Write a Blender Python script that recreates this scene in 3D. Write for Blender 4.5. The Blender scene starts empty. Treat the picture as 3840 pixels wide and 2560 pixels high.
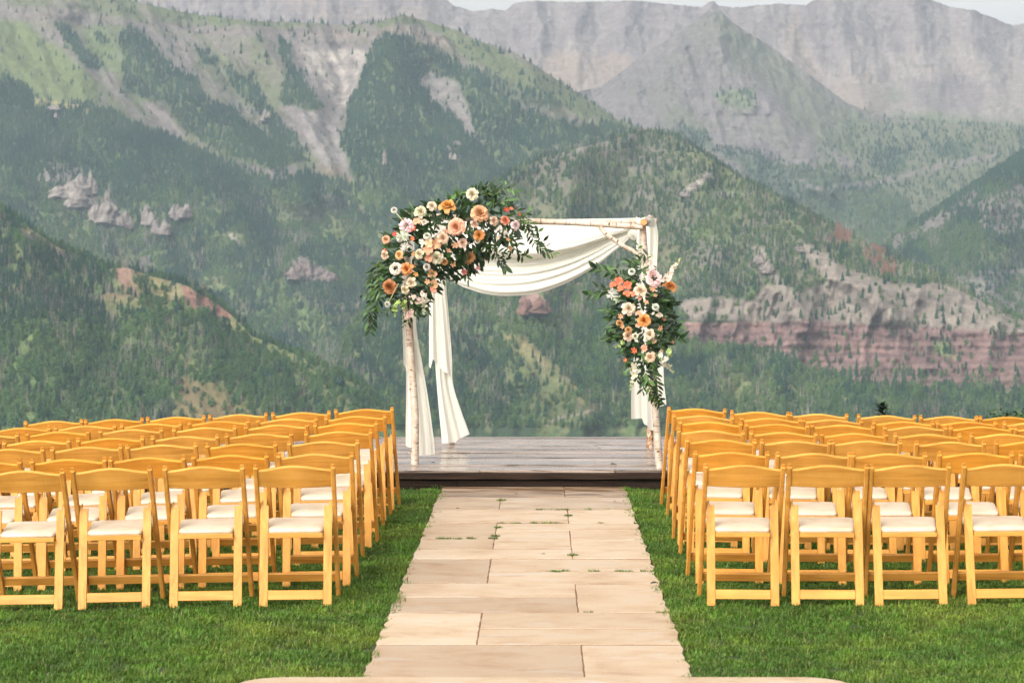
import bpy, bmesh, math, random
import numpy as np
from mathutils import Vector, Matrix, Euler

random.seed(7)
rng = np.random.default_rng(7)
SC = bpy.context.scene
COL = SC.collection
R = math.radians

# ------------------------------------------------------------------ camera, sky, sun, exposure
F = 9067.0            # focal length in photo pixels (85 mm on a 36 mm sensor, 3840 px wide)
CX, CY, CH = 2025.0, 940.0, 1.95
cam_d = bpy.data.cameras.new('camera')
cam_d.sensor_width = 36.0
cam_d.lens = 85.0
cam_d.shift_x = -105.0 / 3840.0
cam_d.shift_y = -340.0 / 3840.0
cam_d.clip_start = 0.1
cam_d.clip_end = 60000
cam_d.dof.use_dof = True
cam_d.dof.focus_distance = 19.0
cam_d.dof.aperture_fstop = 6.3
cam = bpy.data.objects.new('camera', cam_d)
COL.objects.link(cam)
cam.location = (0, 0, CH)
cam.rotation_euler = (R(90), 0, 0)
SC.camera = cam

SUN_AZ = math.atan2(-0.55, -0.85)
SUN_EL = R(40)
world = bpy.data.worlds.new('World')
SC.world = world
world.use_nodes = True
wn = world.node_tree.nodes
wl = world.node_tree.links
wn.clear()
w_out = wn.new('ShaderNodeOutputWorld')
w_bg = wn.new('ShaderNodeBackground')
w_sky = wn.new('ShaderNodeTexSky')
w_sky.sky_type = 'NISHITA'
w_sky.sun_disc = False
w_sky.sun_elevation = SUN_EL
w_sky.sun_rotation = SUN_AZ
w_sky.air_density = 1.0
w_sky.dust_density = 6.0
w_sky.ozone_density = 1.0
w_hs = wn.new('ShaderNodeHueSaturation')
w_hs.inputs['Saturation'].default_value = 0.0
w_mx = wn.new('ShaderNodeMix')
w_mx.data_type = 'RGBA'
w_mx.blend_type = 'MULTIPLY'
w_mx.inputs[0].default_value = 1.0
w_mx.inputs[7].default_value = (1.0, 0.965, 0.915, 1)
wl.new(w_sky.outputs[0], w_hs.inputs['Color'])
wl.new(w_hs.outputs[0], w_mx.inputs[6])
wl.new(w_mx.outputs[2], w_bg.inputs['Color'])
w_bg.inputs['Strength'].default_value = 0.15
wl.new(w_bg.outputs[0], w_out.inputs['Surface'])

sun_d = bpy.data.lights.new('sun', 'SUN')
sun_d.energy = 0.75
sun_d.angle = R(60)
sun_d.color = (1.0, 0.93, 0.82)
sun = bpy.data.objects.new('sun', sun_d)
COL.objects.link(sun)
sdir = Vector((math.sin(SUN_AZ) * math.cos(SUN_EL), math.cos(SUN_AZ) * math.cos(SUN_EL), math.sin(SUN_EL)))
sun.rotation_euler = sdir.to_track_quat('Z', 'Y').to_euler()
sun.location = (0, 0, 60)

SC.view_settings.view_transform = 'Standard'
SC.view_settings.look = 'None'
SC.view_settings.exposure = 1.22
SC.view_settings.gamma = 1.0
SC.render.engine = 'CYCLES'
SC.cycles.use_denoising = True
SC.cycles.denoiser = 'OPENIMAGEDENOISE'
SC.cycles.denoising_input_passes = 'RGB_ALBEDO_NORMAL'
SC.cycles.denoising_prefilter = 'NONE'
SC.cycles.use_adaptive_sampling = True
SC.cycles.adaptive_threshold = 0.02
SC.cycles.max_bounces = 6
SC.cycles.diffuse_bounces = 2
SC.cycles.glossy_bounces = 3
SC.cycles.transmission_bounces = 4
SC.cycles.transparent_max_bounces = 8
SC.cycles.volume_bounces = 0

# ------------------------------------------------------------------ small helpers
S = 3840.0 / 2352.0


def W(px, py, D):
    """photo pixel + distance -> world point"""
    return Vector(((px - CX) / F * D, D, CH - (py - CY) / F * D))


def tag(o, label=None, cat=None, group=None, kind=None):
    if label: o['label'] = label
    if cat: o['category'] = cat
    if group: o['group'] = group
    if kind: o['kind'] = kind
    return o


def empty(name, loc=(0, 0, 0)):
    o = bpy.data.objects.new(name, None)
    o.location = loc
    COL.objects.link(o)
    return o


def link(name, me, mat=None, parent=None):
    o = bpy.data.objects.new(name, me)
    COL.objects.link(o)
    if mat is not None and not me.materials:
        me.materials.append(mat)
    if parent is not None:
        o.parent = parent
    return o


def mesh_np(name, verts, faces, smooth=False):
    me = bpy.data.meshes.new(name)
    verts = np.asarray(verts, dtype=np.float32)
    faces = np.asarray(faces, dtype=np.int32)
    nv, nf, k = len(verts), len(faces), faces.shape[1]
    me.vertices.add(nv)
    me.vertices.foreach_set('co', verts.ravel())
    me.loops.add(nf * k)
    me.loops.foreach_set('vertex_index', faces.ravel())
    me.polygons.add(nf)
    me.polygons.foreach_set('loop_start', np.arange(0, nf * k, k, dtype=np.int32))
    me.polygons.foreach_set('loop_total', np.full(nf, k, dtype=np.int32))
    me.update(calc_edges=True)
    if smooth:
        me.polygons.foreach_set('use_smooth', np.ones(nf, dtype=bool))
    return me


def bm_mesh(name, bm, smooth=False):
    me = bpy.data.meshes.new(name)
    bm.to_mesh(me)
    bm.free()
    if smooth:
        for p in me.polygons:
            p.use_smooth = True
    return me


def add_box(bm, cx, cy, cz, sx, sy, sz, rot=None, bevel=0.0):
    m = Matrix.Translation((cx, cy, cz))
    if rot is not None:
        m = m @ rot.to_4x4()
    m = m @ Matrix.Diagonal((sx, sy, sz, 1))
    r = bmesh.ops.create_cube(bm, size=1.0, matrix=m)
    if bevel:
        es = {e for v in r['verts'] for e in v.link_edges}
        bmesh.ops.bevel(bm, geom=list(es), offset=bevel, segments=1, affect='EDGES')


def tube_data(pts, radii, n=10, caps=True):
    pts = [Vector(p) for p in pts]
    V, Fc = [], []
    t0 = (pts[1] - pts[0]).normalized()
    up = Vector((0, 0, 1)) if abs(t0.z) < 0.9 else Vector((1, 0, 0))
    a = t0.cross(up).normalized()
    for i, p in enumerate(pts):
        t = (pts[min(i + 1, len(pts) - 1)] - pts[max(i - 1, 0)]).normalized()
        a = (a - t * a.dot(t)).normalized()
        b = t.cross(a)
        for k in range(n):
            th = 2 * math.pi * k / n
            V.append(p + (a * math.cos(th) + b * math.sin(th)) * radii[i])
    for i in range(len(pts) - 1):
        for k in range(n):
            k2 = (k + 1) % n
            Fc.append((i * n + k, i * n + k2, (i + 1) * n + k2, (i + 1) * n + k))
    if caps:
        Fc.append(tuple(range(n - 1, -1, -1)))
        Fc.append(tuple(range((len(pts) - 1) * n, len(pts) * n)))
    return V, Fc


def py_mesh(name, V, Fc, smooth=False):
    me = bpy.data.meshes.new(name)
    me.from_pydata([tuple(v) for v in V], [], Fc)
    me.update()
    if smooth:
        for p in me.polygons:
            p.use_smooth = True
    return me


# numpy value noise ------------------------------------------------
def _h(ix, iy, seed):
    n = (ix.astype(np.int64) * 374761393 + iy.astype(np.int64) * 668265263 + seed * 974711) & 0xffffffff
    n = ((n ^ (n >> 13)) * 1274126177) & 0xffffffff
    return ((n ^ (n >> 16)) & 0xffff) / 65535.0


def vnoise(x, y, seed=0):
    ix, iy = np.floor(x), np.floor(y)
    fx, fy = x - ix, y - iy
    fx = fx * fx * fx * (fx * (fx * 6 - 15) + 10)
    fy = fy * fy * fy * (fy * (fy * 6 - 15) + 10)
    a, b = _h(ix, iy, seed), _h(ix + 1, iy, seed)
    c, d = _h(ix, iy + 1, seed), _h(ix + 1, iy + 1, seed)
    return (a * (1 - fx) + b * fx) * (1 - fy) + (c * (1 - fx) + d * fx) * fy


def fbm(x, y, oc=4, seed=0, gain=0.5):
    s, a, t = 0.0, 1.0, 0.0
    for i in range(oc):
        s = s + a * vnoise(x, y, seed + i * 17)
        t += a
        a *= gain
        x, y = x * 2.03 + 7.1, y * 2.03 + 3.3
    return s / t


def ridged(x, y, oc=4, seed=0):
    s, a, t = 0.0, 1.0, 0.0
    for i in range(oc):
        s = s + a * (1 - np.abs(2 * vnoise(x, y, seed + i * 13) - 1))
        t += a
        a *= 0.5
        x, y = x * 2.03 + 5.1, y * 2.03 + 1.7
    return s / t


def sstep(a, b, x):
    t = np.clip((x - a) / (b - a), 0, 1)
    return t * t * (3 - 2 * t)


def poly_sd(poly, u, v):
    """signed distance, positive inside"""
    d2 = np.full(u.shape, 1e12)
    ins = np.zeros(u.shape, bool)
    n = len(poly)
    for i in range(n):
        x1, y1 = poly[i]
        x2, y2 = poly[(i + 1) % n]
        ex, ey = x2 - x1, y2 - y1
        wx, wy = u - x1, v - y1
        t = np.clip((wx * ex + wy * ey) / max(ex * ex + ey * ey, 1e-9), 0, 1)
        d2 = np.minimum(d2, (wx - t * ex) ** 2 + (wy - t * ey) ** 2)
        c = (y1 > v) != (y2 > v)
        with np.errstate(divide='ignore', invalid='ignore'):
            xi = x1 + (v - y1) * ex / (ey if abs(ey) > 1e-9 else 1e-9)
        ins ^= c & (u < xi)
    d = np.sqrt(d2)
    return np.where(ins, d, -d)


def line_d(pl, u, v):
    d2 = np.full(u.shape, 1e12)
    for i in range(len(pl) - 1):
        x1, y1 = pl[i]
        x2, y2 = pl[i + 1]
        ex, ey = x2 - x1, y2 - y1
        wx, wy = u - x1, v - y1
        t = np.clip((wx * ex + wy * ey) / max(ex * ex + ey * ey, 1e-9), 0, 1)
        d2 = np.minimum(d2, (wx - t * ex) ** 2 + (wy - t * ey) ** 2)
    return np.sqrt(d2)


# ------------------------------------------------------------------ materials
def new_mat(name):
    m = bpy.data.materials.new(name)
    m.use_nodes = True
    nt = m.node_tree
    b = nt.nodes['Principled BSDF']
    return m, nt, b


def N(nt, typ, **kw):
    n = nt.nodes.new(typ)
    for k, v in kw.items():
        if hasattr(n, k):
            setattr(n, k, v)
        else:
            n.inputs[k].default_value = v
    return n


def ramp(nt, stops, src=None):
    n = nt.nodes.new('ShaderNodeValToRGB')
    el = n.color_ramp.elements
    while len(el) < len(stops):
        el.new(0.5)
    for e, (p, c) in zip(el, stops):
        e.position = p
        e.color = (c[0], c[1], c[2], 1) if not isinstance(c, (int, float)) else (c, c, c, 1)
    if src is not None:
        nt.links.new(src, n.inputs[0])
    return n


def mixc(nt, fac, a, b, blend='MIX'):
    n = nt.nodes.new('ShaderNodeMix')
    n.data_type = 'RGBA'
    n.blend_type = blend
    for sock, val in ((0, fac), (6, a), (7, b)):
        if hasattr(val, 'is_output'):
            nt.links.new(val, n.inputs[sock])
        elif sock == 0:
            n.inputs[0].default_value = val
        else:
            n.inputs[sock].default_value = (*val[:3], 1)
    return n.outputs[2]


def noise(nt, vec, scale, detail=4, rough=0.55, dist=0.0):
    n = N(nt, 'ShaderNodeTexNoise')
    n.inputs['Scale'].default_value = scale
    n.inputs['Detail'].default_value = detail
    n.inputs['Roughness'].default_value = rough
    n.inputs['Distortion'].default_value = dist
    if vec is not None:
        nt.links.new(vec, n.inputs['Vector'])
    return n.outputs[0]


def coords(nt, kind='Object', scale=(1, 1, 1), loc=None):
    t = N(nt, 'ShaderNodeTexCoord')
    m = N(nt, 'ShaderNodeMapping')
    m.inputs['Scale'].default_value = scale
    nt.links.new(t.outputs[kind], m.inputs['Vector'])
    if loc is not None:
        nt.links.new(loc, m.inputs['Location'])
    return m.outputs[0]


def attr(nt, name, typ='GEOMETRY'):
    n = N(nt, 'ShaderNodeAttribute')
    n.attribute_type = typ
    n.attribute_name = name
    return n


def bump(nt, b, h, strength, dist):
    n = N(nt, 'ShaderNodeBump')
    n.inputs['Strength'].default_value = strength
    n.inputs['Distance'].default_value = dist
    nt.links.new(h, n.inputs['Height'])
    nt.links.new(n.outputs[0], b.inputs['Normal'])


def mat_wood(name, axis):
    m, nt, b = new_mat(name)
    sc = [26, 26, 26]
    sc[axis] = 1.6
    tone = attr(nt, 'tone', 'OBJECT')
    seed = attr(nt, 'seed', 'OBJECT')
    vec = coords(nt, 'Object', sc, seed.outputs['Vector'])
    n1 = noise(nt, vec, 1.0, 5, 0.6, 1.2)
    base = ramp(nt, [(0.22, (0.36, 0.145, 0.022)), (0.5, (0.55, 0.252, 0.046)), (0.78, (0.62, 0.325, 0.080))], n1)
    dark = ramp(nt, [(0.22, (0.42, 0.150, 0.016)), (0.55, (0.61, 0.245, 0.028)), (0.8, (0.68, 0.31, 0.046))], n1)
    c = mixc(nt, tone.outputs['Fac'], base.outputs[0], dark.outputs[0])
    vec2 = coords(nt, 'Object', (3, 3, 3), seed.outputs['Vector'])
    n2 = noise(nt, vec2, 2.0, 3)
    r2 = ramp(nt, [(0.3, 0.86), (0.7, 1.06)], n2)
    c = mixc(nt, 1.0, c, r2.outputs[0], 'MULTIPLY')
    nt.links.new(c, b.inputs['Base Color'])
    b.inputs['Roughness'].default_value = 0.48
    b.inputs['Specular IOR Level'].default_value = 0.38
    bump(nt, b, n1, 0.12, 0.002)
    return m


WOODX = mat_wood('golden_wood_across', 0)
WOODY = mat_wood('golden_wood_depth', 1)
WOODZ = mat_wood('golden_wood_upright', 2)


def mat_cushion():
    m, nt, b = new_mat('ivory_vinyl')
    seed = attr(nt, 'seed', 'OBJECT')
    vec = coords(nt, 'Object', (7, 7, 7), seed.outputs['Vector'])
    n1 = noise(nt, vec, 1.0, 4)
    c = ramp(nt, [(0.25, (0.42, 0.31, 0.205)), (0.5, (0.51, 0.415, 0.305)), (0.8, (0.56, 0.47, 0.365))], n1)
    nt.links.new(c.outputs[0], b.inputs['Base Color'])
    b.inputs['Roughness'].default_value = 0.42
    bump(nt, b, n1, 0.15, 0.004)
    return m


CUSHION = mat_cushion()


def mat_plain(name, col, rough=0.5, metal=0.0):
    m, nt, b = new_mat(name)
    vec = coords(nt, 'Object', (1, 1, 1))
    n1 = noise(nt, vec, 30.0, 4)
    r = ramp(nt, [(0.3, tuple(x * 0.8 for x in col)), (0.7, tuple(min(1, x * 1.15) for x in col))], n1)
    nt.links.new(r.outputs[0], b.inputs['Base Color'])
    b.inputs['Roughness'].default_value = rough
    b.inputs['Metallic'].default_value = metal
    return m


STEEL = mat_plain('dull_steel', (0.35, 0.34, 0.33), 0.4, 0.9)
BLACKPL = mat_plain('black_strap', (0.015, 0.013, 0.012), 0.5)


def mat_stone():
    m, nt, b = new_mat('buff_sandstone')
    tone = attr(nt, 'tone', 'OBJECT')
    wet = attr(nt, 'wet', 'OBJECT')
    seed = attr(nt, 'seed', 'OBJECT')
    vec = coords(nt, 'Object', (1.6, 2.3, 1), seed.outputs['Vector'])
    n1 = noise(nt, vec, 1.5, 7, 0.66, 0.3)
    c1 = ramp(nt, [(0.24, (0.24, 0.15, 0.085)), (0.40, (0.365, 0.262, 0.172)), (0.55, (0.415, 0.322, 0.228)), (0.74, (0.39, 0.335, 0.275))], n1)
    vec2 = coords(nt, 'Object', (1.1, 3.0, 1), seed.outputs['Vector'])
    n2 = noise(nt, vec2, 2.4, 8, 0.72, 0.4)
    stain = ramp(nt, [(0.565, 0.0), (0.68, 0.6)], n2)
    c = mixc(nt, stain.outputs[0], c1.outputs[0], (0.27, 0.135, 0.06))
    n4 = noise(nt, coords(nt, 'Object', (1, 2.5, 1), seed.outputs['Vector']), 2.4, 3, 0.5)
    pale = ramp(nt, [(0.62, 0.0), (0.70, 0.6)], n4)
    c = mixc(nt, pale.outputs[0], c, (0.43, 0.39, 0.35))
    n3 = noise(nt, coords(nt, 'Object', (1, 1, 1)), 90.0, 3, 0.6)
    r3 = ramp(nt, [(0.3, 0.9), (0.7, 1.06)], n3)
    c = mixc(nt, 1.0, c, r3.outputs[0], 'MULTIPLY')
    tr = ramp(nt, [(0.0, (0.78, 0.73, 0.69)), (0.5, (0.98, 0.95, 0.92)), (1.0, (1.08, 1.09, 1.10))], tone.outputs['Fac'])
    c = mixc(nt, 1.0, c, tr.outputs[0], 'MULTIPLY')
    nw = noise(nt, coords(nt, 'Object', (1.0, 3.5, 1), seed.outputs['Vector']), 2.2, 4)
    wr = ramp(nt, [(0.42, 1.0), (0.58, 0.35)], nw)
    wm = N(nt, 'ShaderNodeMath', operation='MULTIPLY')
    nt.links.new(wet.outputs['Fac'], wm.inputs[0])
    nt.links.new(wr.outputs[0], wm.inputs[1])
    c = mixc(nt, wm.outputs[0], c, (0.125, 0.068, 0.032))
    nt.links.new(c, b.inputs['Base Color'])
    rr = N(nt, 'ShaderNodeMapRange')
    rr.inputs['To Min'].default_value = 0.62
    rr.inputs['To Max'].default_value = 0.28
    nt.links.new(wm.outputs[0], rr.inputs['Value'])
    nt.links.new(rr.outputs[0], b.inputs['Roughness'])
    mixh = mixc(nt, 0.5, n1, n3)
    bump(nt, b, mixh, 0.25, 0.006)
    return m


STONE = mat_stone()


def mat_deck(name, dark):
    m, nt, b = new_mat(name)
    seed = attr(nt, 'seed', 'OBJECT')
    tone = attr(nt, 'tone', 'OBJECT')
    vec = coords(nt, 'Object', (0.9, 22, 22), seed.outputs['Vector'])
    n1 = noise(nt, vec, 1.5, 6, 0.65, 0.8)
    if dark:
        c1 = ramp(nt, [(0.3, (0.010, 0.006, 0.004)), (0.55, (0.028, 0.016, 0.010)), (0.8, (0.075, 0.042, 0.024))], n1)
    else:
        c1 = ramp(nt, [(0.37, (0.030, 0.016, 0.011)), (0.45, (0.185, 0.138, 0.110)), (0.72, (0.31, 0.255, 0.225))], n1)
    tr = ramp(nt, [(0.0, 0.55), (1.0, 1.35)], tone.outputs['Fac'])
    c = mixc(nt, 1.0, c1.outputs[0], tr.outputs[0], 'MULTIPLY')
    nt.links.new(c, b.inputs['Base Color'])
    n2 = noise(nt, coords(nt, 'Object', (1.2, 5, 5), seed.outputs['Vector']), 1.0, 4)
    rr = ramp(nt, [(0.35, 0.12 if not dark else 0.6), (0.65, 0.36 if not dark else 0.8)], n2)
    nt.links.new(rr.outputs[0], b.inputs['Roughness'])
    if dark:
        b.inputs['Specular IOR Level'].default_value = 0.15
    else:
        b.inputs['Coat Weight'].default_value = 0.45
        b.inputs['Coat Roughness'].default_value = 0.12
    bump(nt, b, n1, 0.35 if not dark else 0.8, 0.004 if not dark else 0.012)
    return m


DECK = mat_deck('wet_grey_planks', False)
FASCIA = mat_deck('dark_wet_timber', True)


def mat_birch(name, sc):
    m, nt, b = new_mat(name)
    vec = coords(nt, 'Object', (1, 1, 1))
    n1 = noise(nt, vec, 9.0, 5, 0.6, 0.3)
    c = ramp(nt, [(0.28, (0.34, 0.20, 0.135)), (0.42, (0.46, 0.355, 0.27)), (0.6, (0.55, 0.465, 0.38)), (0.8, (0.60, 0.54, 0.47))], n1)
    vl = coords(nt, 'Object', sc)
    n2 = noise(nt, vl, 1.0, 3, 0.6)
    ln = ramp(nt, [(0.57, 0.0), (0.66, 0.85)], n2)
    cc = mixc(nt, ln.outputs[0], c.outputs[0], (0.10, 0.055, 0.035))
    n3 = noise(nt, vec, 34.0, 4)
    r3 = ramp(nt, [(0.3, 0.82), (0.7, 1.05)], n3)
    cc = mixc(nt, 1.0, cc, r3.outputs[0], 'MULTIPLY')
    nt.links.new(cc, b.inputs['Base Color'])
    b.inputs['Roughness'].default_value = 0.6
    bump(nt, b, n2, 0.4, 0.004)
    return m


BIRCHZ = mat_birch('birch_bark_upright', (14, 14, 70))
BIRCHX = mat_birch('birch_bark_level', (70, 14, 14))
BIRCHY = mat_birch('birch_bark_depth', (14, 70, 14))
CUT = mat_plain('cut_log_end', (0.50, 0.24, 0.08), 0.6)
KNOT = mat_plain('dark_knot', (0.10, 0.045, 0.025), 0.7)


def mat_charred():
    m, nt, b = new_mat('dark_patched_bark')
    n1 = noise(nt, coords(nt, 'Object', (1, 1, 1)), 22.0, 4, 0.6, 0.5)
    c = ramp(nt, [(0.38, (0.035, 0.02, 0.012)), (0.48, (0.30, 0.12, 0.03)), (0.58, (0.62, 0.42, 0.28)), (0.7, (0.72, 0.62, 0.52))], n1)
    nt.links.new(c.outputs[0], b.inputs['Base Color'])
    b.inputs['Roughness'].default_value = 0.6
    return m


CHARRED = mat_charred()


def mat_cloth():
    m, nt, b = new_mat('ivory_chiffon')
    vec = coords(nt, 'Object', (1, 1, 1))
    n1 = noise(nt, vec, 160.0, 2)
    c = ramp(nt, [(0.3, (0.69, 0.665, 0.585)), (0.7, (0.75, 0.725, 0.645))], n1)
    nt.links.new(c.outputs[0], b.inputs['Base Color'])
    b.inputs['Roughness'].default_value = 0.75
    b.inputs['Sheen Weight'].default_value = 0.2
    tl = N(nt, 'ShaderNodeBsdfTranslucent')
    nt.links.new(c.outputs[0], tl.inputs['Color'])
    mx = N(nt, 'ShaderNodeMixShader')
    mx.inputs[0].default_value = 0.38
    nt.links.new(b.outputs[0], mx.inputs[1])
    nt.links.new(tl.outputs[0], mx.inputs[2])
    nt.links.new(mx.outputs[0], nt.nodes['Material Output'].inputs['Surface'])
    return m


CLOTH = mat_cloth()


def mat_petal():
    m, nt, b = new_mat('petal')
    ca = attr(nt, 'col', 'OBJECT')
    ra = attr(nt, 'inner')
    h = N(nt, 'ShaderNodeHueSaturation')
    h.inputs['Saturation'].default_value = 1.25
    h.inputs['Value'].default_value = 0.86
    nt.links.new(ca.outputs['Color'], h.inputs['Color'])
    c = mixc(nt, ra.outputs['Fac'], ca.outputs['Color'], h.outputs[0])
    n1 = noise(nt, coords(nt, 'Object', (1, 1, 1)), 5.0, 3)
    r = ramp(nt, [(0.3, 0.88), (0.7, 1.08)], n1)
    c = mixc(nt, 1.0, c, r.outputs[0], 'MULTIPLY')
    nt.links.new(c, b.inputs['Base Color'])
    b.inputs['Roughness'].default_value = 0.6
    tl = N(nt, 'ShaderNodeBsdfTranslucent')
    nt.links.new(c, tl.inputs['Color'])
    mx = N(nt, 'ShaderNodeMixShader')
    mx.inputs[0].default_value = 0.25
    nt.links.new(b.outputs[0], mx.inputs[1])
    nt.links.new(tl.outputs[0], mx.inputs[2])
    nt.links.new(mx.outputs[0], nt.nodes['Material Output'].inputs['Surface'])
    return m


PETAL = mat_petal()
POLLEN = mat_plain('golden_flower_centre', (0.50, 0.30, 0.05), 0.8)
GREENHEART = mat_plain('green_flower_centre', (0.25, 0.33, 0.10), 0.8)


def mat_leaf(name, c0, c1, c2, rough=0.42, rnd=True):
    m, nt, b = new_mat(name)
    if rnd:
        oi = N(nt, 'ShaderNodeObjectInfo')
        src = oi.outputs['Random']
    else:
        src = attr(nt, 'shade').outputs['Fac']
    c = ramp(nt, [(0.0, c0), (0.55, c1), (1.0, c2)], src)
    nt.links.new(c.outputs[0], b.inputs['Base Color'])
    b.inputs['Roughness'].default_value = rough
    tl = N(nt, 'ShaderNodeBsdfTranslucent')
    nt.links.new(c.outputs[0], tl.inputs['Color'])
    mx = N(nt, 'ShaderNodeMixShader')
    mx.inputs[0].default_value = 0.2
    nt.links.new(b.outputs[0], mx.inputs[1])
    nt.links.new(tl.outputs[0], mx.inputs[2])
    nt.links.new(mx.outputs[0], nt.nodes['Material Output'].inputs['Surface'])
    return m


LEAF = mat_leaf('dark_green_leaf', (0.008, 0.024, 0.009), (0.024, 0.064, 0.015), (0.085, 0.18, 0.035), rough=.55)
LEAFM = mat_leaf('dark_green_leaf_mass', (0.008, 0.023, 0.009), (0.024, 0.064, 0.017), (0.075, 0.16, 0.034), rnd=False)
STEM = mat_plain('green_stem', (0.10, 0.14, 0.04), 0.6)
PALESTEM = mat_plain('pale_stem', (0.38, 0.36, 0.20), 0.6)

# ------------------------------------------------------------------ chairs: read-off positions (left and right stile tops, photo pixels)
ROWK_L = [680, 641, 599, 567, 537, 515, 494]
ROWK_R = [680, 637, 593, 565, 534, 514, 492]


def r3(l):   # crop pixels of the left half
    return [((a + b) / 2 / 1.225, 1450 + (c + d) / 2 / 1.225, (d - c)) for a, b, c, d in l]


def r4(l):
    return [(1920 + (a + b) / 2 / 1.225, 1450 + (c + d) / 2 / 1.225, (d - c)) for a, b, c, d in l]


def rs(l):
    return [((a + b) / 2, (c + d) / 2, (d - c) * 1.225) for a, b, c, d in l]


LEFT = [
    r3([(1175, 1530, 364, 356), (763, 1120, 365, 362), (345, 698, 365, 362), (-57, 298, 364, 362)]),
    r3([(1283, 1618, 306, 298), (893, 1233, 318, 308), (520, 857, 322, 312), (160, 497, 322, 318), (-232, 107, 330, 328)]),
    r3([(1333, 1648, 250, 236), (962, 1277, 260, 246), (595, 910, 284, 268), (250, 567, 288, 280), (-105, 208, 298, 296)]),
    r3([(1418, 1717, 203, 193), (1053, 1352, 211, 200), (710, 1005, 227, 215), (375, 675, 232, 228), (35, 333, 240, 235), (-292, 8, 245, 243)]),
    r3([(1463, 1745, 153, 146), (1145, 1428, 166, 156), (817, 1100, 181, 172), (468, 750, 191, 180), (140, 425, 206, 195), (-188, 95, 212, 208)]),
    r3([(1512, 1780, 136, 123), (1205, 1472, 140, 130), (884, 1147, 148, 140), (577, 845, 162, 152), (265, 537, 179, 168), (-30, 238, 188, 184)]),
    r3([(1563, 1818, 107, 98), (1272, 1530, 121, 110), (980, 1238, 134, 123), (695, 950, 143, 133), (407, 663, 147, 142), (133, 387, 146, 150)]),
]
RIGHT = [
    r4([(885, 1238, 362, 362), (1278, 1635, 362, 360), (1663, 2018, 360, 353), (2085, 2440, 356, 353)]),
    r4([(829, 1163, 288, 292), (1213, 1547, 292, 299), (1563, 1893, 300, 290), (1965, 2297, 283, 284), (2345, 2677, 287, 287)]),
    r4([(791, 1102, 240, 246), (1137, 1447, 248, 250), (1468, 1778, 250, 247), (1860, 2170, 245, 244), (2232, 2542, 254, 254)]),
    r4([(754, 1049, 200, 203), (1093, 1388, 204, 208), (1420, 1715, 207, 207), (1763, 2058, 207, 205), (2110, 2405, 212, 212)]),
    rs([(2540, 2767, 1572, 1577), (2793, 3021, 1577, 1584), (3041, 3269, 1584, 1581), (3312, 3539, 1583, 1593), (3562, 3789, 1596, 1598), (3810, 4037, 1600, 1601)]),
    rs([(2515, 2731, 1543, 1551), (2767, 2984, 1554, 1565), (3000, 3218, 1564, 1560), (3276, 3492, 1557, 1571), (3514, 3730, 1567, 1571), (3764, 3980, 1572, 1574)]),
    rs([(2494, 2700, 1530, 1539), (2737, 2943, 1543, 1557), (2960, 3166, 1554, 1553), (3217, 3421, 1552, 1556), (3448, 3653, 1558, 1558), (3678, 3883, 1555, 1557)]),
]
CHAIR_H = 0.775
PL, PR = -0.81, 0.70     # stone path edges
DECK_Y0, DECK_Y1, DECK_Z = 19.97, 23.55, 0.14


def side_terms(x, y, left):
    d = np.clip((PL - x) if left else (x - PR), 0, 9)
    w = (y - 13.0) / 5.0
    return np.stack([d, d * w, d * d, d * d * w], -1)


def fit_side(rows, ks, left):
    A, B = [], []
    for r_, k in zip(rows, ks):
        for cx, ty, _ in r_:
            x = (cx - CX) / k
            D = F / k
            zt = CH - (ty - CY) / k
            A.append(side_terms(np.array(x), np.array(D), left))
            B.append(zt - CHAIR_H)
    A, B = np.array(A), np.array(B)
    lam = 0.02 * np.eye(4)
    return np.linalg.solve(A.T @ A + lam, A.T @ B)


COEF_L = fit_side(LEFT, ROWK_L, True)
COEF_R = fit_side(RIGHT, ROWK_R, False)


def lawn_z(x, y):
    x = np.asarray(x, float)
    y = np.asarray(y, float)
    yy = np.clip(y, 9, 20)
    xx = np.clip(x, -5.2, 5.2)
    l = side_terms(xx, yy, True) @ COEF_L
    r = side_terms(xx, yy, False) @ COEF_R
    f = sstep(7.5, 11.5, y)
    return np.clip((l + r) * f, -0.3, 0.04)


# ------------------------------------------------------------------ ground sheet
def build_ground():
    xs = np.concatenate([[-5800, -4000, -2500, -1000, -400, -160, -70, -35, -20, -12], np.linspace(-8, 8, 81), [12, 20, 35, 70, 160, 400, 1000, 2500, 4000, 5800]])
    ys = np.concatenate([[-1500, -300, -60, -15, 0, 5], np.linspace(8, 26, 73), [28, 32, 38, 50, 75, 120, 200, 350, 600, 1000, 1500, 2500, 4000, 6000, 8400]])
    X, Y = np.meshgrid(xs, ys)
    Z = lawn_z(X, Y) - 0.022
    drop = np.clip(Y - 25.0, 0, None)
    Z -= 340 * (1 - np.exp(-drop * 0.34 / 340))
    side = np.clip(np.abs(X) - 9.0, 0, None)
    Z -= np.minimum(side * 0.02, 2.0)
    nx, ny = len(xs), len(ys)
    idx = np.arange(nx * ny).reshape(ny, nx)
    Fc = np.stack([idx[:-1, :-1], idx[:-1, 1:], idx[1:, 1:], idx[1:, :-1]], -1).reshape(-1, 4)
    me = mesh_np('ground', np.stack([X, Y, Z], -1).reshape(-1, 3), Fc, True)
    m, nt, b = new_mat('lawn_soil')
    n1 = noise(nt, coords(nt, 'Object', (1, 1, 1)), 3.0, 6)
    c = ramp(nt, [(0.3, (0.018, 0.028, 0.008)), (0.55, (0.030, 0.052, 0.012)), (0.8, (0.055, 0.075, 0.020))], n1)
    nt.links.new(c.outputs[0], b.inputs['Base Color'])
    b.inputs['Roughness'].default_value = 0.9
    o = link('ground', me, m)
    tag(o, 'green lawn ground falling away into the valley', 'ground', kind='structure')
    del o['category']


build_ground()

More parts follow.
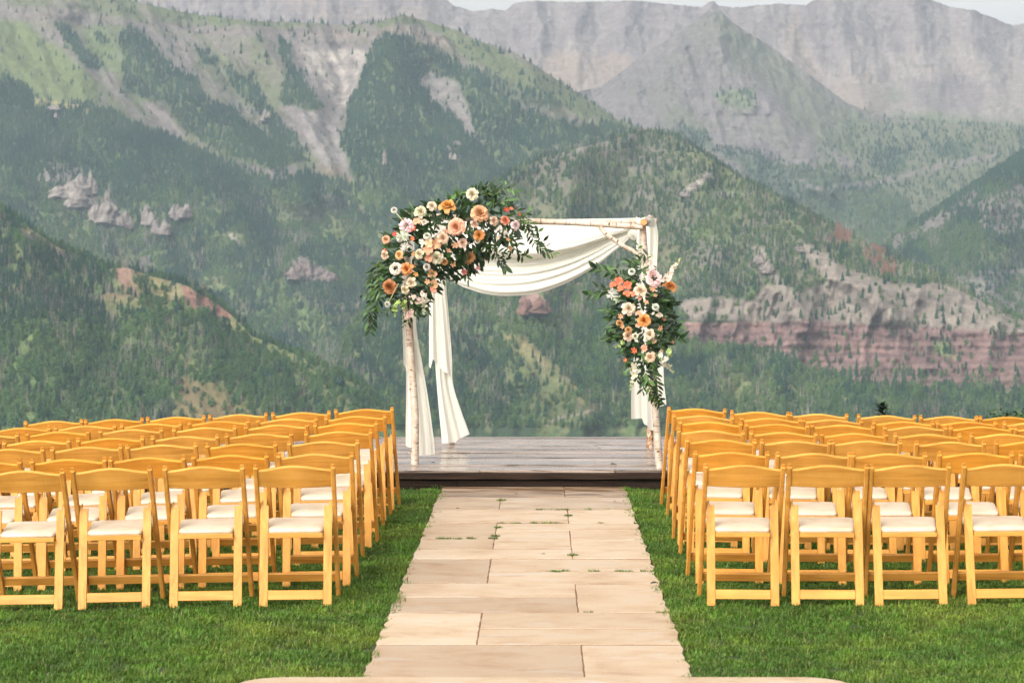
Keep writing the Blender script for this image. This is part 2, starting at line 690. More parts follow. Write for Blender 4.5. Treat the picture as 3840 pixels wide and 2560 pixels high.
# ------------------------------------------------------------------ mountains (u,v are photo pixels on a 2352-wide copy)
# land cover colours
C_FOR = (0.032, 0.054, 0.026)
C_SHR = (0.085, 0.125, 0.045)
C_MEA = (0.074, 0.090, 0.042)
C_DRY = (0.20, 0.175, 0.085)
C_SCR = (0.135, 0.118, 0.114)
C_SCD = (0.095, 0.080, 0.084)
C_PAL = (0.25, 0.232, 0.21)
C_RED = (0.165, 0.108, 0.100)
C_REP = (0.25, 0.160, 0.142)
C_FAR = (0.125, 0.108, 0.106)
C_ORA = (0.17, 0.132, 0.106)

P_FAR = [  # polygon, colour, softness, alpha, forest density or None, rock
    ([(1150, 140), (1350, 120), (1480, 140), (1560, 100), (1500, 230), (1350, 260), (1200, 210)], C_ORA, 16, .55, None, .2),
    ([(1250, 150), (1280, 120), (1330, 150), (1330, 200), (1260, 200)], C_ORA, 8, .6, None, .2),
    ([(1360, 150), (1420, 120), (1450, 170), (1390, 190)], C_ORA, 8, .7, None, .2),
    ([(1790, 60), (1830, 30), (1860, 120), (1900, 220), (1860, 200), (1810, 130)], C_ORA, 10, .55, None, .4),
    ([(1900, 200), (1990, 160), (2050, 250), (2000, 290), (1900, 270)], C_ORA, 14, .5, None, .2),
    ([(2080, 190), (2180, 170), (2270, 190), (2250, 260), (2120, 260)], C_SCD, 14, .6, None, .6),
    ([(620, -10), (760, 10), (1000, 20), (1010, 60), (820, 60), (690, 40)], C_ORA, 12, .35, None, .6),
    ([(2000, 262), (2420, 280), (2420, 330), (2000, 300)], C_MEA, 14, .8, None, 0),
]
P_PEAK = [
    ([(1640, 20), (1690, 60), (1800, 140), (1920, 240), (2000, 275), (1960, 360), (1880, 340), (1760, 200), (1680, 130)], C_MEA, 16, .5, None, 0),
    ([(1960, 270), (2450, 290), (2450, 620), (1900, 600), (1850, 450), (1900, 330)], C_MEA, 30, .7, .2, 0),
    ([(1500, 300), (1560, 240), (1600, 250), (1640, 330), (1600, 360), (1540, 330)], C_MEA, 14, .3, None, 0),
    ([(1640, 205), (1740, 205), (1730, 255), (1660, 240)], C_SHR, 10, .5, .5, 0),
    ([(1640, 340), (1720, 350), (1780, 370), (1900, 395), (2040, 430), (2100, 480), (2080, 560), (1980, 570), (1860, 500), (1740, 430)], C_FOR, 14, .75, .62, 0),
    ([(2130, 320), (2230, 330), (2240, 370), (2150, 360)], C_FOR, 10, .6, .45, 0),
    ([(1990, 340), (2090, 350), (2080, 400), (2000, 390)], C_FOR, 10, .6, .4, 0),
    ([(1500, 300), (1620, 300), (1640, 345), (1560, 330)], C_FOR, 8, .6, .55, 0),
    ([(1900, 330), (1940, 360), (1975, 400), (1920, 380)], C_SCR, 8, .8, 0, .3),
    ([(1820, 415), (1960, 425), (2100, 395), (2200, 370), (2300, 360), (2300, 368), (2100, 405), (1960, 436), (1820, 424)], C_SCR, 3, .7, 0, 0),
]
E_LEFT = [(-200, 110), (0, 165), (70, 205), (150, 248), (240, 250), (330, 300), (420, 330), (530, 365), (640, 385), (700, 395), (790, 430), (860, 430), (1000, 410), (1120, 385), (1300, 345), (1400, 335), (1500, 312), (1600, 345), (2600, 900)]
P_LEFT = [
    # open ground above the trees
    ([(-200, 40), (0, 40), (80, 60), (160, 120), (230, 200), (225, 250), (130, 235), (40, 190), (-200, 130)], (0.090, 0.112, 0.045), 12, .95, .012, 0),
    ([(0, 90), (60, 105), (110, 150), (60, 160), (0, 140)], (0.098, 0.112, 0.048), 14, .6, .0, 0),
    ([(-200, 0), (150, 20), (320, 45), (350, 60), (250, 60), (120, 50), (-200, 45)], C_SCR, 8, .75, .02, .8),
    ([(200, -40), (300, 0), (350, 45), (280, 40), (180, 15)], C_MEA, 10, .6, .05, 0),
    ([(310, -30), (420, 20), (600, 45), (760, 55), (700, 64), (480, 58), (350, 30)], C_MEA, 6, .85, .03, 0),
    ([(330, 45), (450, 60), (600, 62), (760, 72), (760, 92), (560, 85), (380, 72)], C_SCR, 6, .8, .03, .9),
    ([(760, 70), (850, 78), (930, 55), (1010, 85), (1060, 100), (1000, 110), (900, 85), (760, 95)], (0.17, 0.142, 0.126), 6, .75, .03, 1.),
    ([(860, 60), (930, 34), (1000, 58), (1060, 80), (1000, 80), (920, 50), (870, 72)], C_MEA, 5, .8, .02, 0),
    ([(1010, 85), (1110, 100), (1200, 140), (1300, 205), (1420, 275), (1500, 305), (1440, 300), (1300, 250), (1180, 190), (1060, 130)], C_MEA, 9, .85, .06, 0),
    # scree between the trees
    ([(60, 55), (160, 70), (240, 140), (300, 230), (350, 290), (300, 260), (230, 190), (130, 110)], C_SCR, 10, .75, .01, .2),
    ([(180, 60), (280, 60), (280, 150), (230, 170), (190, 110)], C_SHR, 12, .5, .06, .1),
    ([(330, 70), (460, 80), (520, 150), (640, 260), (700, 330), (620, 300), (500, 220), (400, 140)], C_SCR, 12, .7, .02, .2),
    ([(470, 110), (600, 170), (640, 250), (560, 240), (500, 200), (440, 150)], C_MEA, 14, .6, .05, 0),
    ([(640, 90), (860, 95), (870, 140), (800, 250), (790, 340), (820, 415), (760, 380), (690, 330), (640, 240), (680, 200)], C_SCR, 12, .85, .01, .3),
    ([(690, 110), (740, 120), (770, 115), (830, 112), (852, 118), (830, 160), (806, 215), (800, 250), (775, 240), (740, 190), (712, 160)], C_PAL, 7, .85, 0, 1.),
    ([(750, 150), (770, 140), (780, 190), (790, 230), (775, 232), (760, 190)], C_SCD, 4, .5, 0, .6),
    ([(800, 140), (815, 130), (812, 180), (800, 215), (792, 180)], C_SCD, 4, .5, 0, .6),
    ([(690, 240), (740, 270), (780, 300), (790, 380), (740, 370), (700, 320)], (0.18, 0.166, 0.158), 9, .8, 0, .5),
    ([(720, 370), (770, 385), (810, 410), (800, 420), (740, 395)], C_RED, 6, .5, 0, .2),
    ([(330, 235), (365, 240), (420, 305), (412, 325), (352, 290)], C_SCR, 6, .9, 0, .3),
    ([(530, 360), (560, 348), (660, 378), (690, 395), (640, 412), (570, 398)], C_SCR, 6, .85, 0, .4),
    # forest tongues
    ([(275, 78), (298, 62), (330, 100), (370, 125), (400, 160), (450, 190), (470, 228), (520, 245), (560, 280), (620, 320), (700, 352), (700, 372), (610, 385), (540, 365), (500, 345), (430, 305), (380, 240), (300, 222), (280, 190)], (0.055, 0.076, 0.033), 6, .9, .72, 0),
    ([(130, 55), (150, 65), (190, 110), (228, 150), (222, 160), (180, 142), (140, 92)], (0.055, 0.076, 0.033), 5, .8, .7, 0),
    ([(220, 85), (245, 85), (265, 105), (225, 105)], C_FOR, 4, .6, .6, 0),
    ([(440, 110), (480, 120), (510, 150), (470, 150)], C_FOR, 5, .6, .5, 0),
    ([(520, 160), (560, 175), (605, 212), (628, 252), (610, 258), (560, 228), (522, 192)], (0.055, 0.076, 0.033), 5, .85, .7, 0),
    ([(640, 92), (662, 110), (668, 140), (702, 190), (745, 250), (722, 258), (650, 238), (645, 195), (662, 180), (638, 115)], (0.055, 0.076, 0.033), 5, .85, .7, 0),
    ([(590, 258), (615, 250), (690, 330), (704, 350), (650, 330), (600, 290)], C_FOR, 5, .8, .85, 0),
    ([(880, 92), (925, 86), (960, 100), (1010, 130), (1060, 150), (1130, 205), (1180, 235), (1260, 275), (1440, 302), (1430, 325), (1300, 335), (1220, 350), (1120, 400), (1000, 430), (920, 490), (830, 430), (800, 390), (780, 335), (800, 240), (850, 130)], (0.056, 0.080, 0.034), 6, .9, .66, 0),
    ([(1060, 158), (1120, 165), (1250, 215), (1290, 245), (1180, 240), (1110, 205)], C_FOR, 8, .6, .5, 0),
    ([(955, 190), (985, 165), (1050, 188), (1075, 240), (1090, 300), (1115, 335), (1062, 302), (1040, 262), (1010, 252), (985, 222)], (0.165, 0.152, 0.146), 5, .95, 0, .7),
    ([(960, 195), (975, 195), (1030, 255), (1020, 262), (985, 225)], C_PAL, 4, .8, 0, .8),
    ([(905, 300), (925, 290), (950, 420), (960, 500), (925, 480), (910, 380)], C_MEA, 8, .6, .35, 0),
    # pale rock in the lower forest
    ([(115, 372), (185, 385), (215, 440), (272, 482), (312, 522), (240, 525), (190, 472), (125, 430), (70, 430)], C_SCR, 8, .8, .12, .8),
    ([(300, 530), (370, 540), (440, 500), (420, 480), (330, 470)], C_SCR, 8, .35, .5, .5),
    ([(90, 215), (140, 235), (220, 262), (210, 272), (130, 252), (70, 230)], C_DRY, 5, .8, .12, 0),
    ([(660, 600), (690, 588), (722, 600), (772, 640), (690, 636)], (0.16, 0.136, 0.13), 5, .9, .0, .9),
    ([(640, 480), (760, 470), (860, 530), (760, 515), (660, 500)], C_SCR, 12, .45, .5, .3),
    ([(720, 420), (790, 455), (860, 500), (800, 490), (735, 450)], C_SCR, 7, .6, .3, .3),
    ([(750, 670), (830, 680), (840, 730), (760, 735), (720, 700)], C_RED, 12, .45, .5, 0),
    ([(180, 570), (280, 575), (320, 610), (240, 600)], C_DRY, 12, .45, .45, 0),
    ([(425, 482), (470, 498), (535, 545), (552, 562), (520, 552), (455, 512)], (0.085, 0.105, 0.042), 5, .85, .22, 0),
    ([(520, 535), (540, 538), (556, 560), (535, 556)], C_PAL, 3, .8, .05, .8),
    ([(745, 488), (800, 518), (865, 578), (850, 588), (775, 540)], (0.095, 0.11, 0.045), 6, .8, .3, 0),
    ([(560, 430), (640, 440), (720, 475), (690, 490), (600, 460)], (0.075, 0.095, 0.038), 12, .7, .4, 0),
    ([(200, 300), (330, 350), (300, 380), (180, 330)], (0.060, 0.085, 0.034), 16, .7, .5, 0),
    ([(1000, 560), (1090, 600), (1080, 640), (980, 610)], (0.080, 0.10, 0.04), 14, .7, .4, 0),
    ([(310, 595), (345, 588), (360, 620), (325, 625)], C_SCD, 5, .85, .1, .8),
]
P_MID = [
    ([(1500, 306), (1600, 340), (1700, 408), (1850, 488), (1800, 478), (1680, 420), (1560, 340)], (0.105, 0.122, 0.048), 8, .8, .4, 0),
    ([(1140, 372), (1230, 348), (1320, 338), (1400, 318), (1412, 342), (1300, 356), (1200, 372)], (0.165, 0.15, 0.138), 5, .85, .1, .6),
    ([(1440, 350), (1480, 330), (1540, 360), (1520, 400), (1460, 410)], C_SCR, 10, .6, .35, .3),
    ([(1562, 440), (1622, 395), (1634, 400), (1582, 448)], C_PAL, 3, .9, 0, 1.),
    ([(1640, 440), (1690, 442), (1680, 455), (1650, 452)], C_PAL, 4, .7, 0, 1.),
    ([(1420, 340), (1432, 340), (1440, 480), (1430, 500), (1418, 440)], C_MEA, 6, .55, .3, 0),
    ([(1600, 560), (1640, 540), (1660, 570), (1640, 620), (1590, 610)], C_SCR, 8, .6, .35, .5),
    ([(1722, 565), (1750, 570), (1768, 600), (1800, 650), (1830, 668), (1790, 662), (1752, 625), (1740, 600)], (0.20, 0.18, 0.16), 5, .9, .05, .7),
    ([(1832, 556), (1870, 566), (1950, 620), (2050, 652), (2150, 648), (2240, 680), (2330, 722), (2420, 760), (2420, 775), (2000, 748), (1760, 738), (1570, 735), (1562, 690), (1640, 680), (1730, 690), (1760, 655), (1840, 672), (1900, 645), (1852, 592)], (0.190, 0.166, 0.142), 6, .97, .05, .7),
    ([(1560, 742), (1690, 748), (1700, 738), (1860, 738), (2000, 746), (2420, 768), (2420, 850), (2000, 838), (1840, 815), (1700, 800), (1580, 780)], C_RED, 5, .97, .03, .8),
    ([(1570, 742), (1760, 742), (1750, 752), (1600, 756)], C_REP, 4, .9, .02, .8),
    ([(1800, 815), (1900, 805), (2050, 825), (2420, 840), (2420, 900), (2200, 890), (2000, 880), (1840, 850)], C_RED, 6, .9, .06, .8),
    ([(1900, 790), (2040, 800), (2050, 812), (1920, 806)], C_REP, 4, .7, .1, .9),
    ([(2140, 790), (2180, 800), (2190, 820), (2150, 815)], (0.14, 0.19, 0.07), 6, .9, .6, 0),
    ([(1190, 690), (1225, 668), (1255, 690), (1258, 712), (1200, 705)], C_REP, 4, .9, .0, .9),
    ([(1290, 640), (1420, 620), (1440, 660), (1360, 690), (1290, 680)], C_SCD, 12, .45, .45, .5),
    ([(1150, 768), (1200, 775), (1262, 822), (1320, 885), (1348, 922), (1320, 930), (1262, 872), (1200, 830)], C_DRY, 7, .97, .03, 0),
    ([(1180, 790), (1300, 860), (1340, 940), (1260, 970), (1180, 940), (1150, 850)], (0.088, 0.105, 0.045), 16, .8, .22, 0),
    ([(1235, 962), (1365, 922), (1385, 950), (1300, 985), (1250, 1005)], (0.090, 0.105, 0.046), 6, .8, .04, 0),
    ([(1258, 972), (1310, 950), (1358, 932), (1362, 936), (1312, 956), (1262, 980)], (0.21, 0.18, 0.155), 3, .95, 0, 0),
    ([(980, 780), (1180, 720), (1180, 700), (1000, 720)], C_SHR, 20, .4, None, 0),
]
P_RIGHT = [
    ([(2040, 560), (2120, 505), (2230, 440), (2250, 455), (2180, 500), (2060, 580)], C_SCR, 6, .8, .15, .2),
    ([(2230, 470), (2352, 420), (2450, 400), (2450, 520), (2300, 540), (2250, 520)], (0.155, 0.14, 0.131), 8, .75, .25, .9),
    ([(2190, 640), (2300, 610), (2450, 620), (2450, 760), (2260, 720)], (0.15, 0.137, 0.13), 8, .7, .25, .9),
    ([(2240, 560), (2330, 560), (2320, 610), (2250, 610)], C_SHR, 14, .7, .4, 0),
]
P_NEAR = [
    ([(30, 512), (90, 535), (175, 590), (180, 600), (130, 585), (60, 560)], C_SCD, 5, .9, .08, .5),
    ([(0, 480), (60, 512), (120, 555), (180, 588), (120, 562), (50, 525)], C_DRY, 4, .7, .15, 0),
    ([(258, 612), (300, 614), (340, 632), (300, 650), (330, 690), (290, 680), (262, 640)], (0.19, 0.118, 0.09), 8, .95, .03, .2),
    ([(225, 690), (262, 670), (310, 690), (320, 712), (262, 700)], (0.19, 0.125, 0.08), 7, .8, .1, .1),
    ([(300, 620), (420, 655), (482, 690), (450, 720), (380, 690), (300, 660)], C_DRY, 10, .85, .12, 0),
    ([(412, 652), (482, 684), (538, 724), (530, 732), (470, 715), (430, 700)], (0.19, 0.105, 0.085), 5, .95, .04, 1.),
    ([(240, 690), (380, 700), (470, 740), (430, 790), (330, 770), (250, 730)], (0.09, 0.115, 0.042), 16, .7, .3, 0),
    ([(395, 690), (480, 715), (545, 742), (535, 770), (460, 752), (385, 728)], (0.085, 0.105, 0.042), 7, .8, .14, 0),
    ([(245, 680), (345, 690), (335, 728), (235, 718)], (0.10, 0.105, 0.048), 7, .7, .10, 0),
    ([(520, 735), (545, 745), (585, 785), (570, 792), (535, 765)], C_DRY, 4, .9, .05, 0),
    ([(375, 782), (420, 800), (450, 830), (440, 842), (400, 820)], C_DRY, 5, .85, .08, 0),
    ([(415, 862), (480, 865), (560, 905), (640, 950), (640, 1010), (400, 1000)], (0.135, 0.105, 0.055), 9, .92, .06, 0),
    ([(690, 845), (760, 870), (830, 905), (870, 940), (820, 960), (740, 930), (690, 880)], (0.145, 0.115, 0.06), 9, .8, .12, 0),
    ([(300, 700), (480, 720), (600, 800), (800, 880), (900, 960), (880, 1010), (640, 1010), (500, 900), (330, 790)], (0.070, 0.098, 0.038), 20, .7, .7, 0),
    ([(535, 728), (600, 785), (700, 825), (800, 870), (870, 918), (905, 955), (885, 955), (800, 890), (690, 845), (590, 800), (545, 760)], (0.105, 0.122, 0.048), 5, .9, .12, 0),
    ([(-200, 720), (120, 730), (260, 770), (300, 900), (250, 1010), (-200, 1010)], (0.075, 0.12, 0.04), 25, .6, None, 0),
]
PAINT = {'far': P_FAR, 'peak': P_PEAK, 'left': P_LEFT, 'mid': P_MID, 'right': P_RIGHT, 'near': P_NEAR}
TREE_RED = [(1930, 545, 22), (1940, 540, 18), (2010, 590, 20), (2040, 620, 18), (2025, 575, 14)]


def cover(u, v, kind):
    n1 = fbm(u / 46, v / 46, 4, 11) - 0.5
    n2 = fbm(u / 46, v / 46, 4, 57) - 0.5
    n3 = fbm(u / 9, v / 9, 3, 91) - 0.5
    uw = u + 26 * n1 + 9 * n3
    vw = v + 26 * n2 + 7 * n3
    col = np.zeros(u.shape + (3,))
    dens = np.zeros(u.shape)
    rock = np.zeros(u.shape)

    def lay(mask, c, d, r):
        nonlocal col, dens, rock
        col = col * (1 - mask[..., None]) + np.array(c) * mask[..., None]
        if d is not None:
            dens = dens * (1 - mask) + d * mask
        if r is not None:
            rock = rock * (1 - mask) + r * mask
    one = np.ones(u.shape)
    if kind == 'far':
        lay(one, C_FAR, 0, .5)
        lay(sstep(.40, .65, fbm(u / 30, v / 60, 4, 5)) * .6, (0.165, 0.144, 0.136), None, None)
        tb = 50 + 105 * ridged(u / 95, u * 0 + 2.5, 3, 61)
        lay(sstep(-12, 26, v - tb) * .75, (0.175, 0.150, 0.136), None, .2)
        lay(sstep(.5, .7, fbm(u / 50, v / 22, 4, 15)) * sstep(150, 240, v) * .5, C_MEA, None, 0)
    elif kind == 'peak':
        lay(one, (0.122, 0.110, 0.108), 0, .5)
        lay(sstep(.5, .66, fbm(u / 70, v / 50, 4, 8)) * .22, C_MEA, None, .2)
    elif kind == 'left':
        e = np.interp(uw, [p[0] for p in E_LEFT], [p[1] for p in E_LEFT])
        lay(one, (0.104, 0.104, 0.072), .02, .3)
        lay(sstep(.45, .6, fbm(u / 60, v / 60, 4, 21)) * .6, C_MEA, None, 0)
        lay(sstep(.5, .66, fbm((u - v * .8) / 40, v / 90, 4, 23)) * .6, C_SCR, None, .3)
        lay(sstep(-8, 8, vw - e), C_FOR, .85, 0)
    elif kind == 'right':
        lay(one, C_FOR, .85, 0)
    else:
        lay(one, C_FOR, .95, 0)
    if kind == 'mid':
        lay(sstep(1060, 1230, u) * (1 - sstep(620, 740, v)) * .85, (0.098, 0.106, 0.062), .5, 0)
        lay(sstep(.55, .68, fbm(u / 40, v / 40, 4, 77)) * sstep(1060, 1230, u) * (1 - sstep(560, 700, v)) * .7, (0.125, 0.115, 0.10), .35, .3)
    if kind in ('left', 'mid', 'near'):
        # lighter brush and openings in the lower woods
        op = sstep(.52, .68, fbm(u / 70, v / 55, 4, 33)) * sstep(300, 480, v)
        col = col * (1 - op[..., None] * .75) + np.array(C_SHR) * op[..., None] * .75
        dens = np.where(dens > .5, dens * (1 - .35 * op), dens)
        gr = sstep(.60, .70, fbm(u / 34, v / 34, 3, 71)) * sstep(420, 520, v)
        col = col * (1 - gr[..., None] * .5) + np.array((0.15, 0.15, 0.075)) * gr[..., None] * .5
        dens = np.where(dens > .5, dens * (1 - .4 * gr), dens)
    for poly, c, soft, al, d, r in PAINT[kind]:
        xs = [p[0] for p in poly]
        ys = [p[1] for p in poly]
        bb = (uw > min(xs) - soft * 2) & (uw < max(xs) + soft * 2) & (vw > min(ys) - soft * 2) & (vw < max(ys) + soft * 2)
        if not bb.any():
            continue
        m = np.zeros(u.shape)
        wf = .35 if (r or 0) >= .7 else 1.0
        m[bb] = sstep(-soft, soft, poly_sd(poly, u[bb] + (uw[bb] - u[bb]) * wf, v[bb] + (vw[bb] - v[bb]) * wf)) * al
        lay(m, c, d, r)
    if kind == 'mid':
        rd = np.maximum(sstep(-6, 6, poly_sd(P_MID[9][0], u, v)), sstep(-6, 6, poly_sd(P_MID[11][0], u, v)))
        st = .5 + .5 * np.sin(v / 2.6 + 5 * fbm(u / 90, v / 30, 3, 63))
        col = col * (1 - rd[..., None] * .24 * sstep(.5, .9, st)[..., None])
    # mottling
    mt = 0.86 + 0.30 * fbm(u / 7, v / 7, 3, 101)
    col = col * mt[..., None]
    return col, np.clip(dens, 0, 1), np.clip(rock, 0, 1)


def mat_terrain():
    m, nt, b = new_mat('mountain_ground')
    ca = attr(nt, 'cover')
    ra = attr(nt, 'rock')
    g = N(nt, 'ShaderNodeNewGeometry')
    mp = N(nt, 'ShaderNodeMapping')
    nt.links.new(g.outputs['Position'], mp.inputs['Vector'])
    n1 = noise(nt, mp.outputs[0], 0.05, 6, 0.65)
    r1 = ramp(nt, [(0.25, 0.72), (0.75, 1.28)], n1)
    c = mixc(nt, 1.0, ca.outputs['Color'], r1.outputs[0], 'MULTIPLY')
    # strata and clefts in bare rock
    ms = N(nt, 'ShaderNodeMapping')
    ms.inputs['Scale'].default_value = (0.004, 0.004, 0.10)
    nt.links.new(g.outputs['Position'], ms.inputs['Vector'])
    n2 = noise(nt, ms.outputs[0], 1.0, 5, 0.6, 0.4)
    r2 = ramp(nt, [(0.32, (0.74, 0.70, 0.72)), (0.5, (1.0, 0.98, 0.96)), (0.68, (1.14, 1.12, 1.08))], n2)
    mc = N(nt, 'ShaderNodeMapping')
    mc.inputs['Scale'].default_value = (0.05, 0.05, 0.006)
    nt.links.new(g.outputs['Position'], mc.inputs['Vector'])
    n3 = noise(nt, mc.outputs[0], 1.0, 5, 0.6, 0.3)
    r3_ = ramp(nt, [(0.36, (0.68, 0.65, 0.68)), (0.5, (1, 1, 1)), (0.7, (1.12, 1.1, 1.08))], n3)
    rk = mixc(nt, 1.0, c, r2.outputs[0], 'MULTIPLY')
    rk = mixc(nt, 1.0, rk, r3_.outputs[0], 'MULTIPLY')
    c = mixc(nt, ra.outputs['Fac'], c, rk)
    nt.links.new(c, b.inputs['Base Color'])
    b.inputs['Roughness'].default_value = 0.95
    b.inputs['Specular IOR Level'].default_value = 0.1
    hm = mixc(nt, 0.5, n1, n3)
    bump(nt, b, hm, 0.7, 18.0)
    return m


TERRAIN = mat_terrain()
SHEETS = {}


def sheet(name, label, kind, rows, nt_seg, spurs, rough, u0=-180, u1=2540, step=4.0, skew=0.0, fq=1.0):
    us = np.arange(u0, u1 + step, step)
    ctr = []
    for r_ in rows:
        a = np.array(r_, float)
        v_ = np.interp(us, a[:, 0], a[:, 1])
        d_ = np.interp(us, a[:, 0], a[:, 2])
        k = np.ones(9) / 9.0
        d_ = np.convolve(np.pad(d_, 4, mode='edge'), k, mode='valid')
        ctr.append((v_, d_))
    Vv, Dd = [], []
    for i, n in enumerate(nt_seg):
        for j in range(n):
            t = j / n
            Vv.append(ctr[i][0] * (1 - t) + ctr[i + 1][0] * t)
            Dd.append(ctr[i][1] * (1 - t) + ctr[i + 1][1] * t)
    Vv.append(ctr[-1][0])
    Dd.append(ctr[-1][1])
    V = np.array(Vv)
    D = np.array(Dd)
    U = np.broadcast_to(us, V.shape).copy()
    rel = np.zeros(V.shape)
    for pl, a, w in spurs:
        d = line_d(pl, U, V)
        rel += .34 * a * np.exp(-(d / w) ** 2)
    q = U - skew * V
    rough *= .5
    rel += rough * 1.5 / fq * (ridged(q * fq / 150, V * fq / 260, 4, 3) - .55)
    rel += rough * .7 / fq * (ridged(q * fq / 48, V * fq / 100, 4, 9) - .55)
    rel += rough * .22 * (fbm(U / 12, V / 16, 3, 29) - .5)
    if kind == 'mid':
        bu = sstep(-10, 14, poly_sd(P_MID[8][0], U, V))
        rd = np.maximum(sstep(-8, 8, poly_sd(P_MID[9][0], U, V)), sstep(-8, 8, poly_sd(P_MID[11][0], U, V)))
        rel += bu * (17 * (ridged((U + .35 * V) / 26, V / 120, 3, 81) - .5) + 9 * (ridged(U / 8, V / 40, 2, 83) - .5))
        rel += rd * (12 * (ridged(U / 18, V / 90, 3, 85) - .5) + 3 * np.sin(V / 4.2 + 3 * fbm(U / 60, V / 60, 2, 3)))
    # every slope keeps some relief to its crest, none behind it
    D2 = D - rel
    jag = (fbm(us / 11, us * 0 + 3.3, 4, 41) - .5)
    V2 = V + 0.0
    nfront = sum(nt_seg[:-1])
    crest_w = np.exp(-((np.arange(V.shape[0]) - nfront) / 10.0) ** 2)[:, None]
    V2 = V2 + crest_w * jag[None, :] * (5.0 if kind in ('far', 'peak') else 3.0)
    X = (U * S - CX) / F * D2
    Z = CH - (V2 * S - CY) / F * D2
    ny, nx = V.shape
    idx = np.arange(nx * ny).reshape(ny, nx)
    Fc = np.stack([idx[:-1, :-1], idx[:-1, 1:], idx[1:, 1:], idx[1:, :-1]], -1).reshape(-1, 4)
    P = np.stack([X, D2, Z], -1)
    me = mesh_np(name, P.reshape(-1, 3), Fc, True)
    col, dens, rock = cover(U, V, kind)
    a = me.color_attributes.new('cover', 'FLOAT_COLOR', 'POINT')
    a.data.foreach_set('color', np.concatenate([col, np.ones(col.shape[:2] + (1,))], -1).astype(np.float32).ravel())
    b = me.attributes.new('rock', 'FLOAT', 'POINT')
    b.data.foreach_set('value', rock.astype(np.float32).ravel())
    o = link(name, me, TERRAIN)
    tag(o, label, kind='structure')
    SHEETS[kind] = dict(U=U, V=V2, P=P, dens=dens, nfront=nfront)
    return o


SKY_LINE = [(-200, -70), (300, -75), (700, -60), (900, -30), (1000, -10), (1025, 0), (1045, 15), (1075, 22), (1090, 27), (1130, 21), (1160, 25), (1185, 6), (1230, 3), (1330, 5), (1460, 2), (1530, 8), (1610, 17), (1626, 6), (1640, 4), (1652, 14), (1680, 18), (1800, 9), (1852, 12), (1872, 0), (1950, -14), (2000, -18), (2060, -15), (2140, 0), (2180, 15), (2240, 25), (2290, 45), (2325, 59), (2352, 54), (2420, 70), (2600, 90)]
sheet('mountain_range', 'pale grey far mountain range along the skyline', 'far',
      [[(-200, 420, 6250), (2600, 420, 6250)],
       [(-200, 300, 6600), (2600, 300, 6600)],
       [(-200, 120, 7050), (1150, 130, 7050), (1500, 155, 7000), (1750, 150, 7000), (2000, 190, 6950), (2352, 190, 6950), (2600, 190, 6950)],
       [(u_, v_, 7280) for u_, v_ in SKY_LINE],
       [(u_, v_ + 40, 7900) for u_, v_ in SKY_LINE],
       ], [14, 40, 60, 8],
      [([(1330, 10), (1310, 100), (1330, 160)], 160, 26), ([(1440, 10), (1430, 90), (1470, 150)], 150, 24), ([(1230, 5), (1240, 80), (1210, 140)], 120, 22),
       ([(1900, 0), (1930, 100), (1960, 180), (1990, 250)], 220, 34), ([(2100, 0), (2110, 100), (2150, 190)], 200, 40), ([(2230, 30), (2240, 120), (2280, 200)], 160, 34),
       ([(1820, 20), (1850, 120), (1900, 200)], -140, 28), ([(2010, 20), (2040, 120), (2060, 200)], -120, 26),
       ([(860, -20), (880, 50)], 120, 24), ([(960, -5), (970, 50)], 120, 24), ([(740, -20), (760, 50)], 120, 24)],
      140, skew=0.05, fq=2.6)

PK = [(-200, 330), (1000, 300), (1150, 262), (1250, 226), (1380, 200), (1436, 158), (1486, 118), (1550, 82), (1600, 46), (1628, 22), (1652, 24), (1690, 58), (1776, 112), (1876, 185), (1951, 240), (2026, 268), (2200, 285), (2600, 295)]
sheet('mountain_peak', 'grey pyramid peak with one green flank', 'peak',
      [[(-200, 760, 4250), (2600, 760, 4250)],
       [(-200, 560, 4700), (2600, 560, 4700)],
       [(-200, 450, 5100), (1500, 400, 5100), (1800, 400, 5100), (2600, 420, 5150)],
       [(u_, v_, 6050 - abs(u_ - 1640) * 0.75) for u_, v_ in PK],
       [(u_, v_ + 60, 6500 - abs(u_ - 1640) * 0.6) for u_, v_ in PK]],
      [24, 40, 110, 6],
      [([(1640, 10), (1655, 80), (1680, 140), (1730, 220), (1800, 310), (1890, 400)], 330, 55), ([(1560, 110), (1540, 200), (1560, 300)], 140, 36),
       ([(1470, 160), (1440, 240), (1470, 330)], 120, 36), ([(1760, 110), (1800, 220), (1860, 300)], -90, 30)],
      260, skew=0.3, fq=1.7)

